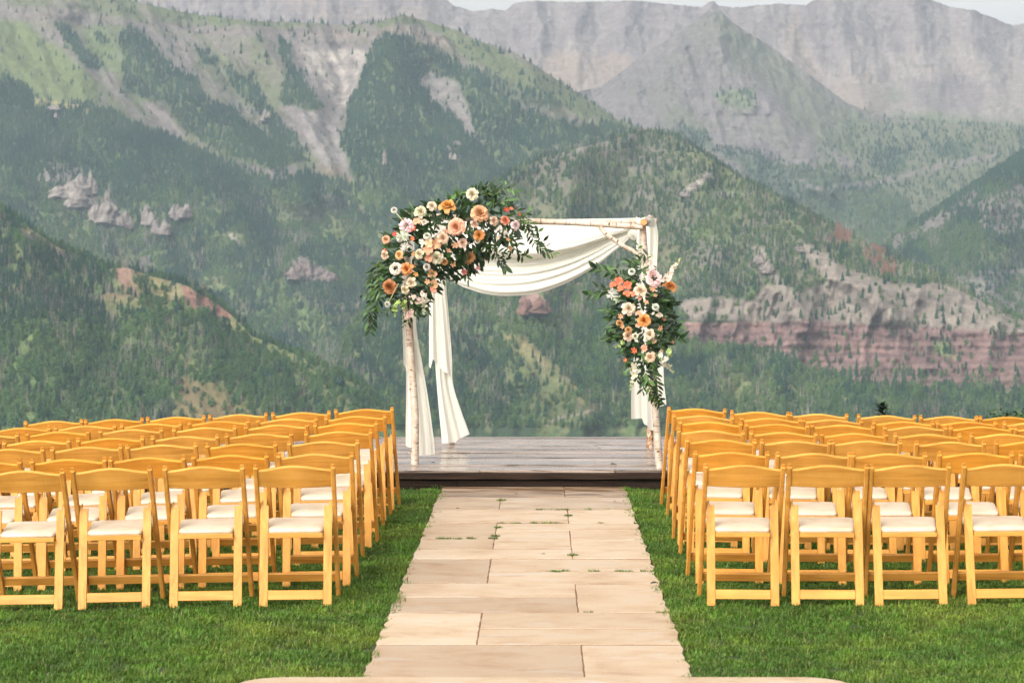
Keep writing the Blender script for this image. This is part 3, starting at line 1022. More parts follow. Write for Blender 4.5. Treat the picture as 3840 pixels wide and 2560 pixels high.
LC = [(-200, -45), (200, -30), (310, 4), (450, 34), (560, 47), (700, 53), (800, 58), (880, 48), (925, 33), (1000, 55), (1050, 70), (1100, 95), (1176, 118), (1260, 170), (1340, 225), (1420, 275), (1500, 305), (1540, 330), (1700, 460), (1900, 620), (2100, 760), (2600, 980)]
sheet('forested_mountain', 'big forested mountainside with grey scree gullies', 'left',
      [[(-200, 1080, 3100), (2600, 1080, 3100)],
       [(-200, 760, 3550), (2600, 820, 3550)],
       [(-200, 430, 4050), (1000, 430, 4050), (1500, 560, 3950), (2600, 900, 3700)],
       [(-200, 15, 4760), (310, 60, 4700), (700, 95, 4640), (925, 90, 4640), (1176, 165, 4500), (1420, 310, 4300), (1540, 365, 4250), (2600, 985, 3900)],
       [(u_, v_, float(np.interp(u_, [-200, 925, 1176, 1500, 2600], [4850, 4720, 4580, 4380, 4000]))) for u_, v_ in LC],
       [(u_, v_ + 30, float(np.interp(u_, [-200, 925, 1176, 1500, 2600], [5250, 5100, 4950, 4700, 4300]))) for u_, v_ in LC]],
      [70, 110, 100, 18, 6],
      [([(885, 60), (870, 120), (850, 250), (860, 380), (900, 520)], 300, 75), ([(790, 110), (800, 200), (775, 300), (790, 400), (860, 520)], -260, 46),
       ([(560, 60), (640, 180), (720, 300), (780, 420)], 190, 46), ([(430, 60), (520, 200), (600, 290), (700, 370)], -150, 40),
       ([(280, 50), (400, 200), (560, 340), (700, 450)], 220, 50), ([(200, 60), (330, 240), (480, 360), (560, 450)], -190, 40),
       ([(-100, 100), (0, 170), (150, 250), (300, 330), (450, 420), (560, 500)], 200, 60), ([(1000, 170), (1080, 300), (1150, 420), (1200, 520)], -190, 50),
       ([(1100, 120), (1250, 230), (1440, 310)], 130, 40), ([(870, 480), (1000, 560), (1100, 640)], 120, 50),
       ([(700, 560), (820, 620), (900, 700), (1000, 800)], 120, 50), ([(400, 480), (560, 560), (700, 660), (800, 760)], 150, 50),
       ([(300, 560), (450, 640), (640, 760)], -140, 45), ([(600, 480), (760, 560), (900, 640)], -120, 40)],
      120, skew=0.55)

RC = [(1400, 900), (1900, 700), (2000, 600), (2050, 545), (2130, 497), (2200, 452), (2270, 405), (2352, 352), (2600, 240)]
sheet('right_ridge', 'dark wooded slope with pale crags at the right edge', 'right',
      [[(1400, 980, 3450), (2600, 860, 3450)],
       [(1400, 940, 3700), (2000, 700, 3700), (2600, 640, 3700)],
       [(u_, v_, 4080) for u_, v_ in RC],
       [(u_, v_ + 25, 4500) for u_, v_ in RC]],
      [50, 90, 6],
      [([(2300, 400), (2270, 500), (2250, 600), (2260, 700)], 150, 40), ([(2380, 380), (2360, 520), (2340, 640)], -120, 36)], 90, u0=1700, u1=2560, skew=-0.3)

MC = [(700, 1000), (800, 760), (900, 640), (1000, 540), (1100, 450), (1180, 395), (1250, 362), (1330, 340), (1400, 322), (1450, 308), (1500, 303), (1560, 318), (1640, 368), (1700, 408), (1780, 450), (1850, 488), (1930, 530), (2000, 570), (2080, 605), (2150, 632), (2230, 678), (2300, 715), (2352, 736), (2600, 830)]
sheet('wooded_ridge', 'wooded ridge descending right above pale and red cliffs', 'mid',
      [[(700, 1120, 2150), (2600, 1120, 2150)],
       [(700, 1010, 2330), (1500, 1010, 2330), (2600, 1000, 2330)],
       [(700, 990, 2540), (1000, 820, 2560), (1400, 800, 2600), (1570, 770, 2640), (1900, 852, 2590), (2352, 872, 2580), (2600, 880, 2580)],
       [(700, 995, 2600), (900, 760, 2690), (1100, 640, 2800), (1400, 600, 2880), (1570, 690, 2720), (1900, 640, 2740), (2100, 680, 2710), (2352, 760, 2670), (2600, 850, 2660)],
       [(u_, v_, float(np.interp(u_, [700, 1100, 1500, 2230, 2600], [2660, 3080, 3330, 2790, 2700]))) for u_, v_ in MC],
       [(u_, v_ + 30, float(np.interp(u_, [700, 1100, 1500, 2230, 2600], [2960, 3380, 3680, 3150, 3050]))) for u_, v_ in MC]],
      [16, 70, 50, 90, 6],
      [([(1500, 310), (1450, 400), (1420, 520), (1400, 650)], -130, 40), ([(1330, 340), (1300, 460), (1260, 600), (1230, 700)], 160, 46),
       ([(1700, 410), (1740, 540), (1800, 660), (1850, 740)], 130, 34), ([(1830, 500), (1860, 570), (1960, 640), (2050, 720)], 130, 34),
       ([(1600, 350), (1620, 480), (1650, 600), (1620, 720)], 110, 40),
       ([(1150, 760), (1220, 810), (1300, 880), (1350, 960)], 120, 34), ([(1000, 700), (1100, 800), (1200, 920)], -100, 50),
       ([(1400, 760), (1500, 850), (1600, 960)], 90, 50), ([(1700, 860), (1850, 930), (2000, 1000)], 70, 50)],
      85, u0=690, u1=2560, skew=-0.25)

NC = [(-200, 430), (0, 482), (60, 518), (130, 566), (170, 582), (240, 618), (290, 614), (340, 632), (420, 652), (480, 682), (530, 722), (580, 772), (640, 796), (720, 832), (800, 868), (860, 908), (900, 945), (950, 985), (1100, 1060)]
sheet('near_hillside', 'nearer dark wooded hillside with red earth knoll on the left', 'near',
      [[(-200, 1130, 1900), (1100, 1130, 1900)],
       [(-200, 1000, 2040), (1100, 1100, 1960)],
       [(-200, 720, 2230), (240, 760, 2230), (600, 900, 2130), (900, 985, 2080), (1100, 1080, 2020)],
       [(u_, v_, float(np.interp(u_, [-200, 300, 900], [2430, 2370, 2150]))) for u_, v_ in NC],
       [(u_, v_ + 25, float(np.interp(u_, [-200, 300, 900], [2650, 2600, 2350]))) for u_, v_ in NC]],
      [14, 60, 80, 6],
      [([(270, 615), (330, 720), (420, 800), (520, 880), (620, 960)], 110, 50), ([(180, 590), (220, 700), (260, 800)], -70, 40),
       ([(480, 690), (560, 800), (680, 900)], -80, 36), ([(60, 540), (60, 700), (100, 860)], 80, 50), ([(720, 840), (780, 900), (830, 960)], 60, 30)],
      60, u0=-180, u1=1060, skew=0.3)


# ------------------------------------------------------------------ instancing helper (for what nobody could count)
def instancer(name, pts, scl, rotz, idx, protos, label, tilt=None, ptone=None):
    pc = bpy.data.collections.new(name + '_kinds')
    for p in protos:
        pc.objects.link(p)
    me = bpy.data.meshes.new(name)
    pts = np.asarray(pts, np.float32)
    n = len(pts)
    me.vertices.add(n)
    me.vertices.foreach_set('co', pts.ravel())
    a = me.attributes.new('scl', 'FLOAT_VECTOR', 'POINT')
    a.data.foreach_set('vector', np.asarray(scl, np.float32).ravel())
    a = me.attributes.new('rot', 'FLOAT_VECTOR', 'POINT')
    rv = np.zeros((n, 3), np.float32)
    rv[:, 2] = rotz
    if tilt is not None:
        rv[:, :2] = tilt
    a.data.foreach_set('vector', rv.ravel())
    if ptone is not None:
        a = me.attributes.new('ptone', 'FLOAT', 'POINT')
        a.data.foreach_set('value', np.asarray(ptone, np.float32))
    a = me.attributes.new('kindex', 'INT', 'POINT')
    a.data.foreach_set('value', np.asarray(idx, np.int32))
    o = link(name, me)
    tag(o, label, kind='stuff')
    ng = bpy.data.node_groups.new(name + '_scatter', 'GeometryNodeTree')
    ng.interface.new_socket('Geometry', in_out='INPUT', socket_type='NodeSocketGeometry')
    ng.interface.new_socket('Geometry', in_out='OUTPUT', socket_type='NodeSocketGeometry')
    gi = ng.nodes.new('NodeGroupInput')
    go = ng.nodes.new('NodeGroupOutput')
    ip = ng.nodes.new('GeometryNodeInstanceOnPoints')
    ci = ng.nodes.new('GeometryNodeCollectionInfo')
    ci.inputs['Collection'].default_value = pc
    ci.inputs['Separate Children'].default_value = True
    ci.inputs['Reset Children'].default_value = True

    def na(nm, t):
        x = ng.nodes.new('GeometryNodeInputNamedAttribute')
        x.data_type = t
        x.inputs['Name'].default_value = nm
        return next(s for s in x.outputs if s.enabled)
    L = ng.links
    e2r = ng.nodes.new('FunctionNodeEulerToRotation')
    L.new(na('rot', 'FLOAT_VECTOR'), e2r.inputs[0])
    L.new(gi.outputs[0], ip.inputs['Points'])
    L.new(ci.outputs[0], ip.inputs['Instance'])
    ip.inputs['Pick Instance'].default_value = True
    L.new(na('kindex', 'INT'), ip.inputs['Instance Index'])
    L.new(e2r.outputs[0], ip.inputs['Rotation'])
    L.new(na('scl', 'FLOAT_VECTOR'), ip.inputs['Scale'])
    L.new(ip.outputs[0], go.inputs[0])
    md = o.modifiers.new('scatter', 'NODES')
    md.node_group = ng
    return o


def proto(name, V, Fc, mat, smooth=False):
    me = py_mesh(name, V, Fc, smooth)
    me.materials.append(mat)
    return bpy.data.objects.new(name, me)


def mat_tree(name, c0, c1, c2):
    m, nt, b = new_mat(name)
    oi = N(nt, 'ShaderNodeObjectInfo')
    pt = attr(nt, 'ptone', 'INSTANCER')
    mxr = N(nt, 'ShaderNodeMath', operation='MULTIPLY_ADD')
    nt.links.new(oi.outputs['Random'], mxr.inputs[0])
    mxr.inputs[1].default_value = 0.35
    nt.links.new(pt.outputs['Fac'], mxr.inputs[2])
    c = ramp(nt, [(0.0, c0), (0.5, c1), (1.0, c2)], mxr.outputs[0])
    n1 = noise(nt, coords(nt, 'Object', (1, 1, 1)), 9.0, 3)
    r1 = ramp(nt, [(0.3, 0.7), (0.7, 1.3)], n1)
    cc = mixc(nt, 1.0, c.outputs[0], r1.outputs[0], 'MULTIPLY')
    nt.links.new(cc, b.inputs['Base Color'])
    b.inputs['Roughness'].default_value = 0.9
    b.inputs['Specular IOR Level'].default_value = 0.15
    return m


M_CON = mat_tree('conifer_needles', (0.007, 0.026, 0.018), (0.016, 0.046, 0.026), (0.042, 0.078, 0.034))
M_ASP = mat_tree('aspen_leaves', (0.026, 0.064, 0.022), (0.050, 0.098, 0.030), (0.095, 0.142, 0.046))
M_DEAD = mat_tree('bare_dead_wood', (0.115, 0.095, 0.085), (0.20, 0.165, 0.15), (0.31, 0.26, 0.24))
M_RED = mat_tree('rust_dead_needles', (0.13, 0.07, 0.045), (0.17, 0.085, 0.06), (0.20, 0.12, 0.09))


def conifer_geo(seed, tiers=6, n=8, wid=0.16, ragged=0.35):
    r_ = random.Random(seed)
    V, Fc = [], []
    for t in range(tiers):
        z0 = 0.06 + 0.80 * t / tiers
        z1 = min(1.0, z0 + 0.30 - 0.12 * t / tiers)
        rad = wid * (1 - t / tiers) ** 0.85 + 0.012
        b0 = len(V)
        V.append((r_.uniform(-.01, .01), r_.uniform(-.01, .01), z1))
        for k in range(n * 2):
            th = math.pi * (k + r_.uniform(-.3, .3)) / n
            rr = rad * (1 if k % 2 == 0 else 0.45) * (1 + r_.uniform(-ragged, ragged))
            zz = z0 - (0.035 if k % 2 == 0 else -0.03) + r_.uniform(-.015, .015)
            V.append((rr * math.cos(th), rr * math.sin(th), zz))
        for k in range(n * 2):
            Fc.append((b0, b0 + 1 + k, b0 + 1 + (k + 1) % (n * 2)))
    tb = len(V)
    for k in range(4):
        V.append((0.012 * math.cos(k * 1.57), 0.012 * math.sin(k * 1.57), -0.08))
    V.append((0, 0, 0.3))
    for k in range(4):
        Fc.append((tb + k, tb + (k + 1) % 4, tb + 4))
    return V, Fc


def aspen_geo(seed, lobes=7, low=0.15, wid=0.26, leafs=60):
    r_ = random.Random(seed)
    V, Fc = [], []
    for i in range(leafs):
        # leaf clumps spread through an egg-shaped crown
        z = low + (1 - low) * r_.random() ** 0.85
        t = (z - low) / (1 - low)
        rad = wid * math.sqrt(max(0.02, 1 - (2 * t - 0.9) ** 2 / 1.3))
        th = r_.uniform(0, 6.283)
        q = rad * r_.random() ** 0.4
        c = Vector((q * math.cos(th), q * math.sin(th), z))
        s = wid * r_.uniform(0.22, 0.42)
        d = Vector((math.cos(th), math.sin(th), r_.uniform(.1, 1.1))).normalized()
        a = d.orthogonal().normalized()
        b = d.cross(a)
        b0 = len(V)
        V.append(c + d * s * .5)
        for k in range(5):
            th2 = k * 1.2566 + r_.uniform(-.3, .3)
            V.append(c + (a * math.cos(th2) + b * math.sin(th2)) * s * r_.uniform(.7, 1.15) - d * s * .25)
        for k in range(5):
            Fc.append((b0, b0 + 1 + k, b0 + 1 + (k + 1) % 5))
    tb = len(V)
    for k in range(4):
        V.append((0.012 * math.cos(k * 1.57), 0.012 * math.sin(k * 1.57), -0.1))
    V.append((0, 0, 0.5))
    for k in range(4):
        Fc.append((tb + k, tb + (k + 1) % 4, tb + 4))
    return V, Fc


def dead_geo(seed):
    r_ = random.Random(seed)
    V, Fc = [], []

    def spike(p, q, w):
        d = (q - p).normalized()
        a = d.orthogonal().normalized()
        b = d.cross(a)
        b0 = len(V)
        for k in range(3):
            V.append(p + (a * math.cos(k * 2.094) + b * math.sin(k * 2.094)) * w)
        V.append(q)
        for k in range(3):
            Fc.append((b0 + k, b0 + (k + 1) % 3, b0 + 3))
    spike(Vector((0, 0, -.08)), Vector((r_.uniform(-.02, .02), 0, 1)), 0.026)
    for i in range(16):
        z = r_.uniform(.2, .92)
        th = r_.uniform(0, 6.28)
        l = 0.13 * (1.05 - z) + 0.02
        spike(Vector((0, 0, z)), Vector((l * math.cos(th), l * math.sin(th), z - r_.uniform(-.02, .05))), 0.014)
    return V, Fc


def build_forest():
    protos = []
    for i in range(4):
        V, Fc = conifer_geo(100 + i, tiers=[6, 7, 5, 6][i], wid=[.15, .125, .18, .14][i])
        protos.append(proto('tree_a%d' % i, V, Fc, M_CON))
    for i in range(3):
        V, Fc = aspen_geo(200 + i, low=[.12, .2, .02][i], wid=[.26, .22, .40][i])
        protos.append(proto('tree_b%d' % i, V, Fc, M_ASP))
    for i in range(2):
        V, Fc = dead_geo(300 + i)
        protos.append(proto('tree_c%d' % i, V, Fc, M_DEAD))
    V, Fc = conifer_geo(400, wid=.15)
    protos.append(proto('tree_d0', V, Fc, M_RED))
    names = {'left': 'dark forest covering the big mountainside', 'mid': 'dense mixed woods covering the descending ridge and valley',
             'near': 'dark conifers and aspens on the nearer left hillside', 'peak': 'scattered far conifers below the grey peak',
             'right': 'dark conifer wood on the right slope'}
    per_area = {'left': 1 / 22., 'mid': 1 / 17., 'near': 1 / 14., 'peak': 1 / 45., 'right': 1 / 24.}
    total = 0
    for kind in ('left', 'mid', 'near', 'peak', 'right'):
        s = SHEETS[kind]
        P, U, V, dn = s['P'], s['U'], s['V'], s['dens']
        nf = s['nfront'] + 2
        p00, p01, p10, p11 = P[:nf, :-1], P[:nf, 1:], P[1:nf + 1, :-1], P[1:nf + 1, 1:]
        ar = np.linalg.norm(np.cross(p01 - p00, p10 - p00), axis=-1)
        vis = (V[:nf, :-1] < 985) & (V[:nf, :-1] > -25) & (U[:nf, :-1] > -60) & (U[:nf, :-1] < 2420)
        dq = np.clip(dn[:nf, :-1], 0, 1)
        lam = ar * per_area[kind] * dq * vis
        # drop the part of a sheet that nearer sheets hide
        uu, vv = U[:nf, :-1], V[:nf, :-1]
        nc = np.interp(uu, [p[0] for p in NC], [p[1] for p in NC])
        mc = np.interp(uu, [p[0] for p in MC], [p[1] for p in MC])
        if kind == 'left':
            lam *= (vv < nc + 25) & (vv < np.where(uu > 760, mc + 25, 9999))
        if kind == 'mid':
            lam *= (vv < np.where(uu < 960, nc + 25, 9999))
        if kind in ('peak', 'right'):
            lam *= (vv < mc + 20)
        cnt = rng.poisson(lam)
        ii = np.repeat(np.arange(cnt.size), cnt.ravel())
        r0, c0 = np.unravel_index(ii, cnt.shape)
        a, b = rng.random(len(ii))[:, None], rng.random(len(ii))[:, None]
        pos = P[r0, c0] * (1 - a) * (1 - b) + P[r0, c0 + 1] * a * (1 - b) + P[r0 + 1, c0] * (1 - a) * b + P[r0 + 1, c0 + 1] * a * b
        u = U[r0, c0] + a[:, 0] * 4
        v = V[r0, c0]
        n = len(pos)
        asp = (.16 + .8 * sstep(.46, .60, fbm(u / 60, v / 50, 4, 301))) * sstep(300, 520, v)
        dead = sstep(.54, .70, fbm(u / 50, v / 40, 4, 401)) * .55 * sstep(380, 560, v) + .04
        if kind == 'near':
            asp = np.maximum(asp, sstep(720, 780, v + 30 * (fbm(u / 40, v / 40, 3, 9) - .5)) * .8)
            m = sstep(-40, 30, poly_sd([(-100, 560), (150, 600), (260, 660), (250, 740), (150, 740), (-100, 700)], u, v))
            dead = np.maximum(dead, m * .34)
            asp *= (1 - m * .8)
            asp = np.maximum(asp, sstep(230, 330, u) * sstep(650, 720, v) * .75)
        if kind == 'mid':
            m = sstep(-30, 30, poly_sd([(960, 740), (1080, 700), (1180, 760), (1140, 830), (1000, 830)], u, v))
            dead = np.maximum(dead, m * .40)
            asp = np.maximum(asp, sstep(860, 930, v) * .55)
            lt = sstep(1060, 1230, u) * (1 - sstep(640, 740, v))
            asp = np.maximum(asp, lt * .42)
            dead = np.maximum(dead, lt * .40)
            asp = np.maximum(asp, sstep(-20, 20, poly_sd([(1050, 660), (1330, 690), (1500, 830), (1400, 900), (1150, 780)], u, v)) * .75)
        t = rng.random(n)
        idx = rng.integers(0, 4, n)
        isa = t < asp
        idx[isa] = rng.integers(4, 7, isa.sum())
        isd = rng.random(n) < dead
        idx[isd] = rng.integers(7, 9, isd.sum())
        if kind == 'mid':
            for (cu, cv, cr) in TREE_RED:
                isr = ((u - cu) ** 2 + (v - cv) ** 2 < (cr * 1.2) ** 2) & (rng.random(n) < .5)
                idx[isr] = 9
        h = rng.uniform(8, 15, n) * {'left': 1.05, 'mid': .9, 'near': .9, 'peak': 1.0, 'right': 1.0}[kind]
        h[idx < 4] *= rng.uniform(.75, 1.2, (idx < 4).sum())
        asel = (idx >= 4) & (idx <= 6)
        h[asel] = rng.uniform(5, 9, asel.sum())
        h[idx == 6] *= .6
        pton = np.clip((fbm(u / 55, v / 42, 4, 611) - .3) * 1.7, 0, .7) * {'near': .5, 'left': .75, 'mid': .85, 'peak': .9, 'right': .6}[kind] + .02
        wv = h * rng.uniform(.85, 1.25, n) * np.where(asel, 1.2, 1.18)
        pos[:, 2] -= 0.3
        instancer({'left': 'mountain_forest', 'mid': 'ridge_woods', 'near': 'hillside_woods', 'peak': 'distant_conifers', 'right': 'slope_conifers'}[kind],
                  pos, np.stack([wv, wv, h], -1), rng.uniform(0, 6.28, n), idx, protos, names[kind], ptone=pton)
        total += n
    print('TREES', total)


build_forest()


def depth_at(kind, u, v):
    s = SHEETS[kind]
    nf = s['nfront']
    d = (s['U'][:nf] - u) ** 2 + (s['V'][:nf] - v) ** 2
    k = np.unravel_index(np.argmin(d), d.shape)
    return float(s['P'][k][1])


def lone_tree(kind, u, v, h, geo, mat, name, label):
    D = depth_at(kind, u, v) - 4
    p = W(u * S, v * S, D)
    root = tag(empty(name, p), label, 'tree')
    V, Fc = geo
    k = len(Fc) - 4
    link('crown', py_mesh('crown', [Vector(q) * h for q in V], Fc[:k]), mat, root)
    tv, tf = tube_data([(0, 0, -.1 * h), (0, 0, .55 * h)], [.02 * h, .01 * h], 6)
    link('trunk', py_mesh('trunk', tv, tf), M_DEAD, root)


lone_tree('near', 783, 893, 11, aspen_geo(901, low=.04, wid=.34, leafs=160), M_CON, 'round_tree', 'lone dark round tree on the brown slope left of the arch')
lone_tree('near', 410, 722, 9, aspen_geo(902, low=.04, wid=.40, leafs=160), M_CON, 'round_tree', 'lone dark tree at the foot of the red earth knoll')


def mat_crag():
    m, nt, b = new_mat('pale_crag')
    g = N(nt, 'ShaderNodeNewGeometry')
    ms = N(nt, 'ShaderNodeMapping')
    ms.inputs['Scale'].default_value = (0.02, 0.02, 0.16)
    nt.links.new(g.outputs['Position'], ms.inputs['Vector'])
    n2 = noise(nt, ms.outputs[0], 1.0, 5, 0.6, 0.5)
    c = ramp(nt, [(0.3, (0.135, 0.113, 0.10)), (0.5, (0.20, 0.178, 0.158)), (0.72, (0.25, 0.226, 0.202))], n2)
    tint = attr(nt, 'tint', 'OBJECT')
    mc = N(nt, 'ShaderNodeMapping')
    mc.inputs['Scale'].default_value = (0.11, 0.11, 0.012)
    nt.links.new(g.outputs['Position'], mc.inputs['Vector'])
    n3 = noise(nt, mc.outputs[0], 1.0, 5, 0.6, 0.3)
    r = ramp(nt, [(0.36, (0.6, 0.58, 0.6)), (0.52, (1, 1, 1))], n3)
    cc = mixc(nt, 1.0, c.outputs[0], r.outputs[0], 'MULTIPLY')
    cc = mixc(nt, 1.0, cc, tint.outputs['Color'], 'MULTIPLY')
    nt.links.new(cc, b.inputs['Base Color'])
    b.inputs['Roughness'].default_value = 0.95
    bump(nt, b, n3, 0.8, 5.0)
    return m


CRAG = mat_crag()


def crag(name, label, kind, spires, tint=(0.88, 0.86, 0.85)):
    """spires: (u, v_base, half width px, height px)"""
    root = empty(name)
    tag(root, label, 'rock', 'pale crags standing out of the forest')
    first = None
    cr = random.Random(label)
    cols = []
    for (u, vb, w, h) in spires:
        for q in range(5 if w > 9 else 2):
            f = cr.uniform(-.75, .75)
            cols.append((u + f * w, vb + cr.uniform(-.12, .05) * h, w * cr.uniform(.34, .6), h * cr.uniform(.5, 1.0) * (1 - .35 * abs(f))))
    for si, (u, vb, w, h) in enumerate(cols):
        D = depth_at(kind, u, vb) - 18
        base = W(u * S, vb * S, D)
        k = D / F * S
        rw, rh = w * k * 1.12, h * k * .9
        if first is None:
            first = base
            root.location = base
        n, m = 18, 12
        th = np.linspace(0, 2 * np.pi, n, endpoint=False)
        tt = np.linspace(-0.25, 1, m)
        T, TH = np.meshgrid(tt, th, indexing='ij')
        prof = np.clip(1 - np.clip(T, 0, 1) ** 3.2, 0.0, 1) ** 0.7 * (1.15 - .35 * T)
        lump = 0.50 + 0.75 * vnoise(TH * 2.6 + si * 7 + u, T * 2.2 + vb, 5) + .35 * vnoise(TH * 6.5 + si, T * 7 + vb, 15)
        lump[-1] = lump[-1].mean()
        rad = rw * (prof * lump + 0.02)
        X = rad * np.cos(TH) + (vnoise(T * 4 + u, T * 0 + si, 3) - .5) * rw * .5
        Y = rad * np.sin(TH) * 0.9
        Z = rh * T * (.62 + .62 * vnoise(TH * 1.6 + u, T * 0 + si, 8)) + rh * .06 * (vnoise(TH * 2.2, T * 6 + si, 8) - .5)
        P = np.stack([X + (base - first).x, Y + (base - first).y, Z + (base - first).z], -1).reshape(-1, 3)
        ix = np.arange(n * m).reshape(m, n)
        Fc = np.stack([ix[:-1], np.roll(ix[:-1], -1, 1), np.roll(ix[1:], -1, 1), ix[1:]], -1).reshape(-1, 4)
        me = mesh_np('spire', P, Fc, False)
        link('spire', me, CRAG, root)['tint'] = list(tint)


crag('rock_crag', 'tall pale crag of jagged spires above the left woods', 'left', [(150, 452, 34, 46), (176, 440, 24, 58), (206, 440, 13, 56), (182, 470, 30, 44)])
crag('rock_crag', 'pale crag block with thin needle beside the jagged spires', 'left', [(240, 500, 26, 55), (248, 468, 7, 48), (225, 500, 16, 48)])
crag('rock_crag', 'low wedge of pale rock right of the needle crag', 'left', [(282, 515, 18, 36), (298, 520, 10, 22)])
crag('rock_crag', 'pale pointed twin crag standing alone in the woods', 'left', [(342, 510, 16, 48), (366, 532, 17, 42)])
crag('rock_crag', 'rounded grey crag right of the twin crag', 'left', [(404, 498, 16, 34), (425, 496, 14, 36)])
crag('rock_crag', 'small white rock blob near the meadow edge at upper left', 'left', [(122, 250, 12, 14), (132, 268, 7, 12)])
crag('rock_crag', 'lone thin pale pillar in the central forest', 'left', [(881, 374, 9, 42)])
crag('rock_crag', 'pale pinnacles on the gully edge above the central forest', 'left', [(612, 268, 7, 22), (604, 276, 5, 14)])
crag('rock_crag', 'small pale pillars above the flower arch', 'left', [(1042, 365, 9, 20), (1050, 332, 10, 12), (1028, 345, 6, 14)])
crag('rock_crag', 'pink rock tower seen under the arch canopy', 'mid', [(1222, 712, 26, 46), (1246, 714, 16, 28)], (0.80, 0.50, 0.44))
crag('rock_crag', 'pale leaning outcrop on the wooded ridge right of the arch', 'mid', [(1572, 450, 10, 16), (1598, 428, 10, 12), (1620, 408, 9, 10)])
crag('rock_crag', 'buff rocks at the far end of the ridge', 'mid', [(1740, 600, 12, 26), (1760, 622, 16, 28), (1835, 575, 10, 18)])
crag('rock_crag', 'layered pale outcrop left of the flower arch', 'left', [(692, 634, 24, 42), (722, 640, 22, 36), (750, 642, 18, 24)], (0.72, 0.64, 0.64))

# ------------------------------------------------------------------ mountain air
bm = bmesh.new()
add_box(bm, 0, 3300, 450, 12000, 10600, 1700)
hz = link('haze', bm_mesh('haze', bm))
hm = bpy.data.materials.new('mountain_air')
hm.use_nodes = True
hn = hm.node_tree
hn.nodes.clear()
ho = hn.nodes.new('ShaderNodeOutputMaterial')
pv = hn.nodes.new('ShaderNodeVolumePrincipled')
pv.inputs['Color'].default_value = (0.66, 0.82, 1.0, 1)
pv.inputs['Density'].default_value = 5.0e-5
pv.inputs['Anisotropy'].default_value = 0.0
hn.links.new(pv.outputs[0], ho.inputs['Volume'])
hz.data.materials.append(hm)
tag(hz, 'pale haze filling the valley air', kind='stuff')

# ------------------------------------------------------------------ trees just beyond the lawn, tips showing above the chairs
M_NEARCON = mat_tree('near_spruce_needles', (0.012, 0.028, 0.012), (0.02, 0.045, 0.018), (0.035, 0.065, 0.02))
M_NEARLEAF = mat_tree('near_bush_leaves', (0.03, 0.06, 0.014), (0.045, 0.085, 0.02), (0.06, 0.11, 0.03))
BARK = mat_plain('tree_bark', (0.10, 0.07, 0.05), 0.9)


def ground_z(x, y):
    return float(lawn_z(x, y)) - 0.022 - 340 * (1 - math.exp(-max(y - 25, 0) * 0.34 / 340))


def near_conifer():
    D = 52.0
    tip = W(3308, 1512, D)
    gz = ground_z(tip.x, D)
    H = tip.z - gz
    root = tag(empty('spruce_tree', (tip.x, D, gz)), 'small dark spruce tip poking up behind the right rows of chairs', 'tree')
    r_ = random.Random(5)
    V, Fc = [], []
    nl = 0
    for i in range(2600):
        t = r_.random() ** 0.8
        z = H * (0.10 + 0.90 * t)
        rad = (1 - t) ** 0.75 * 1.3 + 0.03
        th = r_.uniform(0, 6.283)
        q = rad * r_.random() ** 0.5
        lay = 0.12 * math.sin(z * 14) * rad
        p = Vector((q * math.cos(th), q * math.sin(th), z - q * .25 + lay))
        d = Vector((math.cos(th), math.sin(th), r_.uniform(-.1, .6))).normalized()
        s = r_.uniform(.06, .13)
        a = d.cross(Vector((0, 0, 1))).normalized()
        b0 = len(V)
        V += [p - a * s * .35, p + a * s * .35, p + d * s * 1.6]
        Fc.append((b0, b0 + 1, b0 + 2))
    link('crown', py_mesh('crown', V, Fc), M_NEARCON, root)
    V, Fc = tube_data([(0, 0, -.3), (0, 0, H * .5), (0, 0, H * .97)], [.11, .06, .012], 7)
    link('trunk', py_mesh('trunk', V, Fc), BARK, root)


def near_bush(px, top, D, wid, label):
    tip = W(px, top, D)
    gz = ground_z(tip.x, D)
    H = tip.z - gz
    root = tag(empty('leafy_tree', (tip.x, D, gz)), label, 'tree')
    r_ = random.Random(int(px))
    V, Fc = [], []
    blobs = [(r_.uniform(-wid, wid), r_.uniform(-wid, wid), H * r_.uniform(.6, .92), r_.uniform(.35, .6)) for _ in range(9)] + [(0, 0, H - .45, .5)]
    for i in range(3000):
        bx, by, bz, br = r_.choice(blobs)
        d = Vector((r_.gauss(0, 1), r_.gauss(0, 1), r_.gauss(0, 1))).normalized()
        p = Vector((bx, by, bz)) + d * br * r_.uniform(.5, 1.02)
        n_ = (d + Vector((r_.uniform(-.7, .7), r_.uniform(-.7, .7), r_.uniform(-.4, .9)))).normalized()
        a = n_.orthogonal().normalized()
        b = n_.cross(a)
        s = r_.uniform(.03, .06)
        b0 = len(V)
        V += [p - a * s, p + b * s * .6, p + a * s, p - b * s * .6]
        Fc.append((b0, b0 + 1, b0 + 2, b0 + 3))
    link('crown', py_mesh('crown', V, Fc), M_NEARLEAF, root)
    V, Fc = tube_data([(0, 0, -.3), (.05, 0, H * .4), (0, .05, H * .8)], [.14, .09, .03], 7)
    link('trunk', py_mesh('trunk', V, Fc), BARK, root)


near_conifer()
near_bush(3800, 1534, 46.0, .5, 'round leafy tree top behind the chairs at the right edge')

# ------------------------------------------------------------------ stone path
path = tag(empty('stone_path'), 'aisle of buff flagstones leading to the deck', kind='structure')


def gD(py):     # ground distance for a photo row
    return CH * F / (py - CY)


def ry(p):      # crop row -> distance
    return gD(1580 + p / 1.6)


def rx(p, row):
    py = 1580 + row / 1.6
    return (1350 + p / 1.6 - CX) / F * gD(py)


